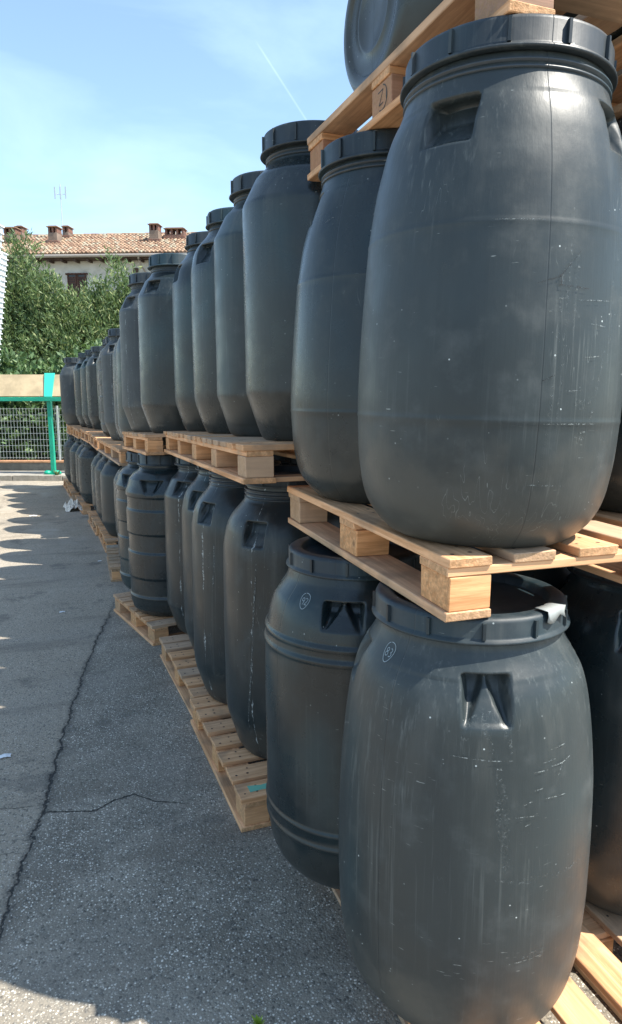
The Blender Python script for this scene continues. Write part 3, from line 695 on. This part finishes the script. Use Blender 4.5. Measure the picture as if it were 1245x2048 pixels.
# kerb frame: origin and unit vectors of the far edge of the yard
KO = Vector((-.126, 14.75, 0)); KU = Vector((.94, -.34, 0)).normalized(); KV = Vector((-KU.y, KU.x, 0))
def K(u, v, z=0.0): q = KO + KU*u + KV*v; return (q.x, q.y, z)
KROT = math.atan2(KU.y, KU.x)
gv = [(-60,-30,0),(60,-30,0), K(60,0), K(-60,0)]
g = link('ground', mesh('ground', [(-80,-40,0),(80,-40,0),(80,60,0),(-80,60,0)], [(0,1,2,3)]), MASPH); tag(g, 'grey cracked asphalt yard', kind='structure')
m = M('dry_soil', .95); o = m.coord()
mt = m.out(m.mix(m.noise(o, 3, 6), (.10,.095,.06), (.26,.22,.15)), None, m.noise(o, 30, 4), .6, .03)
t_ = link('terrain', mesh('terrain', [K(-70,.42,.035),K(70,.42,.035),K(90,140,.035),K(-90,140,.035)], [(0,1,2,3)]), mt); tag(t_, 'dry soil and verge beyond the kerb', kind='structure')

def concrete(name, c, s=8, r=.9):
    m = M(name, r, spec=.3); o = m.coord(); n = m.noise(o, s, 6, .65)
    v = m.noise(m.coord(), s*.25, 4)
    col = m.mix(m.ramp(n, .3, .7), tuple(q*.75 for q in c), tuple(min(1,q*1.15) for q in c))
    col = m.mix(m.math('MULTIPLY', m.ramp(v, .45, .7), .4), col, tuple(q*.45 for q in c))
    return m.out(col, None, n, .3, .01)
MK = concrete('kerb_concrete', (.30,.28,.24), 14); MPAVE = concrete('pavement_concrete', (.34,.32,.28), 5)
def kbox(name, u0, u1, v0, v1, z0, z1, mat, parent=None, bev=.004):
    me = boxes_mesh(name, [(u0,u1,v0,v1,z0,z1)], bev)
    return link(name, me, mat, parent, (KO.x, KO.y, 0) if parent is None else (0,0,0), (0,0,KROT) if parent is None else (0,0,0))
for i in range(-9, 5):
    pass
kb = link('kerb', boxes_mesh('kerb', [(i*1.0+.004, i*1.0+.996, 0, .14, -.1, .105+.004*((i*7)%3)) for i in range(-24, 30)], .008), MK, None, (KO.x,KO.y,0), (0,0,KROT)); tag(kb, 'stained concrete kerb stones', kind='structure')
pv = kbox('pavement', -24, 30, .145, 1.0, -.1, .09, MPAVE); tag(pv, 'pale narrow pavement strip behind the kerb', kind='structure')

# low wall and mesh fence on it
MWALL = concrete('plinth_render', (.22,.20,.17), 6); MTERR = concrete('terracotta_coping', (.50,.27,.15), 12)
lw = empty('low_wall', (KO.x,KO.y,0), (0,0,KROT), 'low grey plinth wall with terracotta coping under the wire fence', 'wall')
kbox('wall', -12, 8, 1.06, 1.22, 0, .26, MWALL, lw); kbox('coping', -12, 8, 1.03, 1.25, .262, .30, MTERR, lw)
MGALV = M('galvanised_wire', .45, (.42,.47,.47), metal=.3).m
MGREEN = M('green_paint_metal', .4, (.0,.30,.19)); MGREEN = MGREEN.out(MGREEN.mix(MGREEN.noise(MGREEN.coord(), 6, 4), (.0,.23,.145), (.01,.37,.24)))
fn = empty('wire_fence', (KO.x,KO.y,0), (0,0,KROT), 'galvanised welded wire mesh fence between the yard and the trees', 'fence')
for p in range(-5, 3):
    u0, u1 = p*2.0-.42, p*2.0+1.54; bl = []
    nv = 28
    for k in range(nv+1):
        u = u0 + .03 + (u1-u0-.06)*k/nv; bl.append((u-.0025, u+.0025, 1.115, 1.12, .33, 1.42))
    for k in range(9):
        zz = .36 + k*.13; bl.append((u0, u1, 1.121, 1.128, zz-.004, zz+.004))
    link('mesh_panel', boxes_mesh('mesh_panel', bl, 0), MGALV, fn)
    link('fence_post', boxes_mesh('fence_post', [(u1+.005, u1+.045, 1.10, 1.14, .30, 1.46)], .003), MGALV, fn)

MARM = M('sunlit_green_paint', .3, (.05,.52,.42)).m  # sunlight on the green roof arms painted in as a brighter colour
# low shelter: a sloping beige roof panel on a green steel frame
MBEI = concrete('beige_sheet', (.48,.38,.24), 3, .7)
sh = empty('shelter', (KO.x,KO.y,0), (0,0,KROT), 'low green steel shelter with a long beige roof panel beyond the kerb', 'shelter')
me = mesh('roof_panel', [(-9,.35,1.67),(7,.35,1.67),(7,.52,2.10),(-9,.52,2.10),(-9,.37,1.655),(7,.37,1.655),(7,.54,2.09),(-9,.54,2.09)],
          [(0,1,2,3),(7,6,5,4),(0,4,5,1),(2,6,7,3),(1,5,6,2),(0,3,7,4)])
link('roof_panel', me, MBEI, sh)
for q in range(8): link('panel_joint', boxes_mesh('panel_joint', [(-8.9+q*2.1, -8.885+q*2.1, .345, .352, 1.66, 1.675)], 0), MGALV, sh)
link('beam', boxes_mesh('beam', [(-9,7,.30,.345,1.57,1.645)], .006), MGREEN, sh)
for pu in (-4.5, -.31, 3.9):
    link('roof_arm', mesh('roof_arm', [(pu-.08,.33,1.66),(pu+.08,.33,1.66),(pu+.105,.50,2.13),(pu-.105,.50,2.13),(pu-.08,.345,1.655),(pu+.08,.345,1.655),(pu+.105,.515,2.125),(pu-.105,.515,2.125)], [(0,1,2,3),(7,6,5,4),(0,4,5,1),(2,6,7,3),(1,5,6,2),(0,3,7,4)]), MARM, sh)
    link('post', boxes_mesh('post', [(pu-.045,pu+.045,.355,.435,.10,1.66)], .01), MGREEN, sh)
    link('base_plate', boxes_mesh('base_plate', [(pu-.13,pu+.13,.26,.5,.0905,.105)], .003), MGREEN, sh)
    for s in (-1, 1):
        link('foot', lathe_mesh('foot', [(.075,0),(.075,.03),(.06,.055),(.03,.07)], 20), MGREEN, sh, (pu+s*.10,.33,.1055), smooth=True)

# ------------------------------------------------------------ house beyond the trees
HO = Vector((0,0,0))
def campt(px, depth):         # plan position on the sight line of a point, for distant things
    d = raydir(px, 782); d.z = 0; fwd = Vector((math.sin(R_(YAW)), math.cos(R_(YAW)), 0)); d.normalize()
    return d * depth / d.dot(fwd)
hp = campt(200, 34.0); hr = -R_(YAW) - R_(4)
house = empty('house', (hp.x, hp.y, 0), (0,0,hr), 'white rendered house with a terracotta tiled roof rising behind the trees', 'house')
m = M('white_render', .9); o = m.coord(); n = m.noise(o, 1.6, 6, .65)
MREND = m.out(m.mix(m.ramp(n, .35, .75), (.56,.55,.51), (.40,.39,.35)), None, m.noise(o, 25, 3), .2, .01)
def hx(px, y=0): # local x where the sight line of an image column crosses depth y of the house
    px = 622.5 + (px-622.5)/1.037
    a = campt(px, 20) - hp; b = campt(px, 60) - hp
    f = lambda d: (d.x*math.cos(hr)+d.y*math.sin(hr), -d.x*math.sin(hr)+d.y*math.cos(hr))
    (x0, y0), (x1, y1) = f(a), f(b); return x0 + (x1-x0)*(y-y0)/(y1-y0)
EZ, RZ = 8.02, 9.72
link('wall', boxes_mesh('wall', [(-9, 9, .55, 9.0, 0, EZ-.12)], .01), MREND, house)
gv = [(-9.0,.56,EZ-.13),(-9.0,8.99,EZ-.13),(-9.0,4.8,RZ-.1),(-8.7,.56,EZ-.13),(-8.7,8.99,EZ-.13),(-8.7,4.8,RZ-.1)]
link('gable', mesh('gable', gv, [(0,2,1),(3,4,5),(0,3,5,2),(2,5,4,1)]), MREND, house)
m = M('roof_tile', .85); gi = m.node('ShaderNodeNewGeometry').outputs['Random Per Island']
c = m.mix(gi, (.17,.095,.06), (.36,.24,.155)); g2 = m.math('FRACT', m.math('MULTIPLY', gi, 13.7))
c = m.mix(m.ramp(g2, .6, 1.0), c, (.30,.27,.20)); c = m.mix(m.math('MULTIPLY', m.ramp(m.noise(m.coord(), 9, 5), .5, .75), .6), c, (.13,.095,.07))
MTILE = m.out(c, None, m.noise(m.coord(), 30, 3), .3, .01)
v, f = [], []
slope = Vector((0, 4.3, RZ-EZ)); sl = slope.length; sn = Vector((0, -(RZ-EZ), 4.3)).normalized(); sdn = slope.normalized()
cols, rows = 96, 14
for cI in range(cols):
    for rI in range(rows):
        cx = -9.3 + (cI+.5)*18.6/cols + rnd.uniform(-.012,.012); y0 = -.06 + rI*sl/rows + rnd.uniform(-.02,.02)
        w0, w1 = .085, .072; lift = .03+rnd.uniform(-.006,.010); ln = sl/rows*1.25; b = len(v)
        for (yy, ww, ll) in ((y0, w0, lift+.028), (y0+ln, w1, lift)):
            for k in range(6):
                a = math.pi*k/5
                q = Vector((cx + rnd.uniform(-.004,.004), .0, EZ)) + sdn*yy + Vector((math.cos(a)*ww, 0, 0)) + sn*(math.sin(a)*ww*.9 + ll)
                v.append(q)
        for k in range(5): f.append((b+k, b+k+1, b+6+k+1, b+6+k))
        f.append((b,b+1,b+2,b+3,b+4,b+5))
roof = link('roof', mesh('roof', v, f), MTILE, house)
MPAN = concrete('roof_underlay', (.16,.085,.05), 8)
link('roof_deck', mesh('roof_deck', [(-9.4,-.05,EZ-.03),(9.4,-.05,EZ-.03),(9.4,4.3,RZ-.0),(-9.4,4.3,RZ-.0),(9.4,8.7,EZ),(-9.4,8.7,EZ),(-9.4,-.05,EZ-.11),(9.4,-.05,EZ-.11)], [(0,1,2,3),(3,2,4,5),(0,6,7,1)]), MPAN, house)
v, f = [], []
for k in range(46):
    x0 = -9.3 + k*.405 + rnd.uniform(-.01,.01); b = len(v)
    for (xx, rr) in ((x0,.10),(x0+.44,.088)):
        for q in range(7):
            a = math.pi*q/6; v.append((xx, 4.3+math.cos(a)*rr*1.2, RZ+.05+math.sin(a)*rr))
    for q in range(6): f.append((b+q, b+7+q, b+8+q, b+q+1))
link('ridge_tiles', mesh('ridge_tiles', v, f), MTILE, house)
MGUT = M('gutter_metal', .5, (.30,.27,.24), metal=.2).m; MDW = concrete('dark_timber', (.075,.05,.04), 9)
link('gutter', tube_mesh('gutter', [(-9.4,-.14,EZ-.07),(9.4,-.14,EZ-.10)], .075, 8), MGUT, house)
link('eaves', boxes_mesh('eaves', [(-9.3,9.3,-.02,.54,EZ-.2,EZ-.14)] + [(-9+k*.62,-8.9+k*.62,-.05,.54,EZ-.3,EZ-.201) for k in range(30)], 0), MDW, house)
link('downpipe', tube_mesh('downpipe', [(hx(276),-.1,EZ-.12),(hx(277),.2,EZ-.45),(hx(283),.47,EZ-.75),(hx(283),.49,0.2)], .05, 8), MGUT, house)
link('pipe_collar', lathe_mesh('pipe_collar', [(.07,0),(.075,.02),(.07,.06)], 12), MGUT, house, (hx(283),.487,EZ-1.2))
MSHUT = concrete('brown_shutter', (.085,.045,.035), 14); MDARK = M('window_dark', .25, (.012,.014,.016)).m
for (wx0, wx1, z0, z1) in ((hx(130,.5),hx(169,.5),5.95,7.2),(hx(254,.5),hx(284,.5),5.7,7.0),(4.6,5.7,5.95,7.2),(-5.6,-4.5,5.95,7.2)):
    wdw = link('window', boxes_mesh('window', [(wx0,wx1,.50,.548,z0,z1)], .005), MDARK, house)
    mdx = (wx0+wx1)/2 ; bl = []
    for (a, b) in ((wx0+.02, mdx-.01), (mdx+.01, wx1-.02)):
        bl += [(a,a+.05,.455,.498,z0+.02,z1-.02),(b-.05,b,.455,.498,z0+.02,z1-.02)]
        kz = z0+.05
        while kz < z1-.08: bl.append((a+.052,b-.052,.465,.49,kz,kz+.05)); kz += .075
    link('shutter', boxes_mesh('shutter', bl, 0), MSHUT, wdw)
    link('lintel', boxes_mesh('lintel', [(wx0-.06,wx1+.06,.44,.547,z1+.003,z1+.07)], .004), MSHUT, wdw)
link('vent_plate', boxes_mesh('vent_plate', [(hx(264,.5),hx(274,.5),.50,.547,EZ-.75,EZ-.55)], .003), MDW, house)
# chimneys
m = M('old_brick', .9); bt = m.node('ShaderNodeTexBrick'); m.link(m.coord(rot=(R_(90),0,0)), bt.inputs[0]); bt.inputs['Scale'].default_value = 4.0
bt.inputs['Color1'].default_value = (.20,.075,.045,1); bt.inputs['Color2'].default_value = (.13,.055,.04,1); bt.inputs['Mortar'].default_value = (.25,.21,.17,1)
MBRK = m.out(m.mix(m.math('MULTIPLY', m.ramp(m.noise(m.coord(), 5, 4), .45, .7), .5), bt.outputs[0], (.11,.085,.07)), None, bt.outputs[1], .4, .01)
MPLA = concrete('old_plaster', (.22,.165,.13), 4)
def chimney(cx, cy, w, hgt, nh, lab, wide=False):
    zb = EZ + (RZ-EZ)*min(1, cy/4.3) - .25
    c = link('chimney', boxes_mesh('chimney', [(cx-w/2,cx+w/2,cy-.3,cy+.3,zb,zb+hgt)], .01), MPLA if not wide else MBRK, house)
    c['label'] = lab; zt = zb+hgt; bl = []
    link('flashing', boxes_mesh('flashing', [(cx-w/2-.07,cx+w/2+.07,cy-.36,cy+.36,zb,zb+.34)], .01), MBRK, c)
    for k in range(nh+1):
        xx = cx - w/2 + .05 + (w-.1)*k/nh; bl.append((xx-.05,xx+.05,cy-.28,cy+.28,zt+.002,zt+.26))
    link('flue_opening', boxes_mesh('flue_opening', bl, .005), MBRK, c)
    link('cap', boxes_mesh('cap', [(cx-w/2-.06,cx+w/2+.06,cy-.36,cy+.36,zt+.262,zt+.30),(cx-w/2+.02,cx+w/2-.02,cy-.28,cy+.28,zt+.302,zt+.34)], .008), MTILE, c)
chimney(hx(33,3), 2.6, .62, .68, 2, 'plastered chimney at the left end'); chimney(hx(50,4), 3.7, .3, .55, 1, 'small chimney behind the left one')
chimney(hx(119,3), 2.5, .46, .72, 2, 'brick topped chimney under the aerial'); chimney(hx(140,4), 3.8, .3, .5, 1, 'small chimney behind the middle one')
chimney(hx(316,3), 2.6, .46, .74, 2, 'tall brick chimney near the barrels'); chimney(hx(360,4), 3.2, .95, .42, 3, 'wide low brick chimney', True)
# aerial
ax = hx(125, 3.5)
aer = empty('aerial', (0,0,0), (0,0,0), 'thin television aerial with three short masts standing on the house roof', 'aerial')
aer.matrix_world = Matrix.Translation((hp.x,hp.y,0)) @ Matrix.Rotation(hr, 4, 'Z') @ Matrix.Translation((ax, 3.6, 9.0))
MAL = M('aerial_metal', .35, (.55,.57,.58), metal=.6).m
link('mast', tube_mesh('mast', [(0,0,0),(0,0,3.1)], .03, 6), MAL, aer)
link('crossbar', tube_mesh('crossbar', [(-.3,0,2.62),(.3,0,2.62)], .012, 6), MAL, aer)
for s in (-.28, 0, .28): link('dipole', boxes_mesh('dipole', [(s-.035,s+.035,-.05,-.022,2.40,2.98)], .003), MAL, aer)

# ------------------------------------------------------------ trees and shrubs
def leafmat(name, a, b, c2):
    m = M(name, .55, spec=.35); gi = m.node('ShaderNodeNewGeometry').outputs['Random Per Island']
    col = m.mix(gi, a, b); g2 = m.math('FRACT', m.math('MULTIPLY', gi, 17.3))
    col = m.mix(m.ramp(g2, .7, 1), col, c2)
    m.out(col)
    tr = m.node('ShaderNodeBsdfTranslucent'); m.val(m.mix(.5, col, (.16,.24,.05)), tr.inputs[0]); ms = m.node('ShaderNodeMixShader'); ms.inputs[0].default_value = .28
    m.link(m.b.outputs[0], ms.inputs[1]); m.link(tr.outputs[0], ms.inputs[2]); m.link(ms.outputs[0], m.n['Material Output'].inputs[0])
    return m.m
LCON = leafmat('conifer_foliage', (.055,.10,.045), (.16,.235,.095), (.30,.33,.15))
LLAU = leafmat('broadleaf_foliage', (.05,.10,.04), (.13,.22,.09), (.26,.34,.18))
MBARK = concrete('bark', (.11,.08,.06), 12)
def crown(name, lobes, nclump, nleaf, ls, mat, par, up=0.6, seed=0, spr=.3, wf=.26):
    rg = random.Random(seed); v, f = [], []
    tot = sum(l[3]**2 for l in lobes)
    for (lx, ly, lz, lr, lh) in lobes:
        for c in range(int(nclump*lr*lr/tot)):
            u = rg.uniform(-1,1); a = rg.uniform(0, 2*math.pi); q = math.sqrt(1-u*u); rr = rg.uniform(.5,1.0)**.5
            d = Vector((q*math.cos(a), q*math.sin(a), u)); rr *= 1+.28*noise.noise(d*2.3+Vector((lx,ly,lz)))
            p = Vector((lx,ly,lz)) + Vector((d.x*lr*rr, d.y*lr*rr, d.z*lh*rr))
            ax_ = (d + Vector((0,0,up)) + Vector((rg.uniform(-.4,.4), rg.uniform(-.4,.4), rg.uniform(-.2,.3)))).normalized()
            side = ax_.cross(Vector((rg.uniform(-1,1), rg.uniform(-1,1), rg.uniform(-1,1)))).normalized()
            L_ = spr*rg.uniform(.6,1.3)
            for k in range(nleaf):
                t = rg.random(); cpos = p + ax_*(t*L_) + Vector((rg.gauss(0,1), rg.gauss(0,1), rg.gauss(0,1)))*(.28*L_*(1-t*.7))
                ld = (ax_*rg.uniform(.3,1) + Vector((rg.uniform(-1,1), rg.uniform(-1,1), rg.uniform(-.6,.8)))*.8).normalized()
                wd = ld.cross(Vector((rg.uniform(-1,1), rg.uniform(-1,1), rg.uniform(-1,1))))
                if wd.length < .1: continue
                wd.normalize(); s_ = ls*rg.uniform(.6,1.35); b = len(v)
                v += [cpos, cpos+ld*s_*.5+wd*s_*wf, cpos+ld*s_, cpos+ld*s_*.5-wd*s_*wf]; f.append((b,b+1,b+2,b+3))
    return link(name, mesh(name, v, f), mat, par)
def tree(x, y, lobes, nc, nl, ls, mat, label, cat, seed, up=.7, spr=.35, group=None):
    e = empty('garden_tree' if cat == 'tree' else 'garden_shrub', (x,y,.03), (0,0,0), label, cat, group)
    top = max(l[2]+l[4]*.5 for l in lobes); rg = random.Random(seed)
    link('trunk', tube_mesh('trunk', [(0,0,0),(.05,.03,top*.3),(.0,.06,top*.6),(.08,0,top*.95)], [.13,.10,.07,.02], 8), MBARK, e, smooth=True)
    for k, l in enumerate(lobes):
        z0 = max(.2, l[2]*.45); link('limb', tube_mesh('limb', [(0.02,.02,z0),(l[0]*.5,l[1]*.5,(z0+l[2])*.55),(l[0]*.95,l[1]*.95,l[2]+l[4]*.3)], [.06,.04,.012], 6), MBARK, e)
    crown('crown', lobes, nc, nl, ls, mat, e, up, seed, spr, .13 if mat == LCON else .27)
GT = 'trees and shrubs behind the wire fence'
def at(px, depth): p = campt(px, depth); return p.x, p.y
tx, ty = at(52, 19.2)
tree(tx, ty, [(0,0,2.7,1.05,1.7),(.05,0,4.35,.45,1.15),(-.35,.1,3.5,.6,1.1),(.4,-.1,3.0,.65,1.1),(-.7,-.2,2.2,.8,1.4),(.15,0,3.6,.5,.9)], 1500, 27, .135, LCON, 'tall feathery evergreen at the left whose tip reaches the roof tiles', 'tree', 11, 1.3, .5, GT)
tx, ty = at(228, 19.6)
tree(tx, ty, [(0,0,2.5,1.1,1.6),(.25,0,3.85,.5,1.05),(-.35,.1,3.1,.6,1.0),(-.7,0,2.8,.45,.8),(.8,.1,2.9,.7,1.4),(.5,0,3.4,.5,.9)], 1300, 27, .135, LCON, 'feathery evergreen right of the house window, against the upper barrels', 'tree', 12, 1.3, .5, GT)
tx, ty = at(140, 19.0)
tree(tx, ty, [(0,0,2.2,1.05,1.6),(-.35,0,3.5,.45,.95),(.5,0,2.95,.55,1.0),(.1,0,3.2,.35,.7)], 1000, 27, .13, LCON, 'yellowish green evergreen between the two feathery ones', 'tree', 13, 1.2, .45, GT)
tx, ty = at(-30, 19.5)
tree(tx, ty, [(0,0,2.6,1.0,1.8),(.2,0,3.8,.6,1.2)], 800, 27, .135, LCON, 'evergreen at the left frame edge behind the white crates', 'tree', 14, 1.0, .45, GT)
tx, ty = at(310, 20.5)
tree(tx, ty, [(0,0,2.4,1.2,1.7),(.6,0,3.2,.7,1.1)], 700, 27, .135, LCON, 'evergreen mostly hidden behind the upper barrels', 'tree', 15, 1.0, .45, GT)
for k, (px, dp, h, lab) in enumerate(((20,17.3,2.0,'broadleaf shrub at the left edge above the beige roof panel'),(80,17.5,1.9,'broadleaf shrub right of the left edge one, behind the beige roof panel'),
                                   (135,17.3,1.8,'broadleaf shrub behind the green post'),(190,17.6,2.2,'broadleaf shrub behind the farthest upper barrels'),(-40,17.6,2.0,'broadleaf shrub just outside the yard at the far left'))):
    tx, ty = at(px, dp)
    tree(tx, ty, [(0,0,h*.62,.85,h*.6),(.35,-.2,h*.4,.7,h*.45),(-.4,-.15,h*.35,.7,h*.42)], 620, 13, .155, LLAU, lab, 'shrub', 30+k, .5, .3, GT)
# a small weed by the post foot, one by the barrels
def weed(x, y, z, h, n, mat, label, seed):
    rg = random.Random(seed); v, f = [], []
    for k in range(n):
        a = rg.uniform(0, 6.28); ln = h*rg.uniform(.6,1.1); d = Vector((math.cos(a)*.5, math.sin(a)*.5, 1)).normalized(); s = Vector((-math.sin(a), math.cos(a), 0))*h*.13
        p = Vector((rg.uniform(-.2,.2)*h, rg.uniform(-.2,.2)*h, 0)); b = len(v)
        v += [p-s*.4, p+s*.4, p+d*ln*.55+s, p+d*ln+Vector((d.x,d.y,-.1))*ln*.25, p+d*ln*.55-s]; f += [(b,b+1,b+2,b+4),(b+4,b+2,b+3)]
    o = link('weed', mesh('weed', v, f), mat, None, (x,y,z)); tag(o, label, 'weed'); return o
LW = leafmat('weed_leaf', (.20,.32,.03), (.34,.46,.06), (.45,.55,.12))
weed(.418, 1.655, 0, .035, 22, LW, 'small bright yellow green weed sprouting from the asphalt at the bottom edge', 3)
kp = K(-.12, .05, .1); weed(kp[0], kp[1], .1, .13, 26, LLAU, 'small green weed growing on the kerb at the foot of the green post', 4)

# ------------------------------------------------------------ white crates stacked at the left edge
m = M('white_plastic', .45, (.72,.75,.76)); MWP = m.out(m.mix(m.ramp(m.noise(m.coord(), 6, 5), .4, .75), (.70,.74,.76), (.50,.52,.52)))
def crate_mesh():
    bm = bmesh.new()
    def bx(x0,x1,y0,y1,z0,z1):
        vs = [bm.verts.new((x,y,z)) for z in (z0,z1) for y in (y0,y1) for x in (x0,x1)]
        for q in ((0,2,3,1),(4,5,7,6),(0,1,5,4),(2,6,7,3),(0,4,6,2),(1,3,7,5)): bm.faces.new([vs[i] for i in q])
    bx(-.275,.275,-.375,.375,0,.012)
    for s in (-1,1):
        bx(s*.275-.006, s*.275+.006, -.375,.375,.0125,.088); bx(-.268,.268, s*.37-.006, s*.37+.006,.0125,.088)
        bx(s*.294-.012, s*.294+.012, -.395,.395,.07,.088); bx(-.281,.281, s*.386-.008, s*.386+.008,.07,.088)
    for k in range(6):
        y = -.33+k*.132
        for s in (-1,1): bx(s*.284-.003, s*.284+.008, y-.006,y+.006,.013,.069)
    me = bpy.data.meshes.new('crate'); bm.to_mesh(me); bm.free(); me.materials.append(MWP); return me
CM = crate_mesh()
def ordn(k): return ['first','second','third','fourth','fifth','sixth','seventh','eighth','ninth','tenth','eleventh','twelfth','thirteenth','fourteenth','fifteenth','sixteenth','seventeenth','eighteenth','nineteenth','twentieth','twenty first','twenty second','twenty third','twenty fourth','twenty fifth','twenty sixth','twenty seventh','twenty eighth','twenty ninth','thirtieth','thirty first','thirty second','thirty third','thirty fourth','thirty fifth','thirty sixth','thirty seventh','thirty eighth','thirty ninth','fortieth','forty first','forty second','forty third','forty fourth','forty fifth','forty sixth','forty seventh'][k]
def stack(x, y, ztop, lean, which):
    n = min(46, int(ztop/.09))
    for k in range(n):
        z = k*.09
        o = bpy.data.objects.new('white_crate', CM); COL.objects.link(o)
        o.location = (x + (z*lean + rnd.uniform(-.006,.006))*RT.x, y + z*lean*RT.y + rnd.uniform(-.01,.01), z+.001)
        o.rotation_euler = (0, 0, R_(-YAW+rnd.uniform(-.5,.5)))
        j = n-1-k
        tag(o, f'white plastic crate, {ordn(j)} from the top of the {which}', 'crate', 'white plastic crates stacked at the left edge')
RT = Vector((math.cos(R_(YAW)), -math.sin(R_(YAW)), 0))
p0 = campt(16, 10.0) + RT*(-.98); stack(p0.x, p0.y, 4.10, .16, 'taller left stack')
p1 = campt(16, 12.5) + RT*(-.93); stack(p1.x, p1.y, 4.17, .16, 'shorter looking right stack')

# ------------------------------------------------------------ cloth and litter
gv_, gf_ = [], []; rg = random.Random(77)
for k in range(420):
    if k % 3: yy = rg.uniform(1.9, 5.6); xx = -.3 + (yy-2.26)*.155 + rg.gauss(0, .07)
    else: yy = rg.uniform(2.2, 7.5); xx = .50 - max(0, yy-4.6)*.09 + rg.gauss(0, .05)
    r_ = rg.uniform(.002, .006); b = len(gv_); a0 = rg.uniform(0, 6)
    for q in range(5): gv_.append((xx+r_*math.cos(a0+q*1.257)*rg.uniform(.6,1.2), yy+r_*math.sin(a0+q*1.257)*rg.uniform(.6,1.2), .0005))
    gv_.append((xx, yy, r_*.9)); gf_ += [(b+q, b+(q+1)%5, b+5) for q in range(5)]
gr_ = link('grit', mesh('grit', gv_, gf_), concrete('grit_stone', (.25,.23,.20), 60)); tag(gr_, 'loose grit scattered along the crack and the pallet edges', 'grit', kind='stuff')
MCL = M('white_cloth', .85, (.62,.58,.52)).m
def crumple(name, x, y, sx, sy, h, label, cat, seed, mat, n=26):
    v, f = [], []; rg = random.Random(seed); off = Vector((seed,seed*2,0))
    for j in range(n):
        for i in range(n):
            u, w_ = i/(n-1)*2-1, j/(n-1)*2-1; r = math.hypot(u, w_)
            e = 1+.3*noise.noise(Vector((math.atan2(w_,u)*1.5, seed, 0)))
            z = max(0, 1-r*r*.62)*h*(.35+.65*abs(noise.noise(Vector((u*2.6,w_*2.6,0))+off))*2) + .25*h*abs(noise.noise(Vector((u*8,w_*8,3))+off))
            v.append((u*sx*e, w_*sy*e, z+.003 if r < 1.15 else .003))
    for j in range(n-1):
        for i in range(n-1):
            f.append((j*n+i, j*n+i+1, (j+1)*n+i+1, (j+1)*n+i))
    o = link(name, mesh(name, v, f), mat, None, (x,y,.002)); tag(o, label, cat)
    return o
crumple('crumpled_cloth', .07, 11.1, .15, .26, .15, 'crumpled off white cloth lying on the asphalt against the far pallets', 'cloth', 5, MCL)
MPAP = M('white_paper', .8, (.68,.70,.72)).m
GS = 'scraps of white litter on the asphalt'
for k, (x, y, s, lab) in enumerate(((-.372,3.50,.028,'torn piece of white paper on the asphalt at the left edge'),(-.513,10.67,.05,'small white scrap lying at the edge of the shadow in the distance'),
                         (.259,7.515,.02,'tiny white scrap on the asphalt in front of the grey weathered pallet'),(-.111,5.817,.022,'flat white scrap in the middle of the shaded asphalt'))):
    tag(crumple('paper_scrap', x, y, s, s*.6, .008, lab, 'paper', 9+k, MPAP, 8), group=GS)

S.render.engine = 'CYCLES'
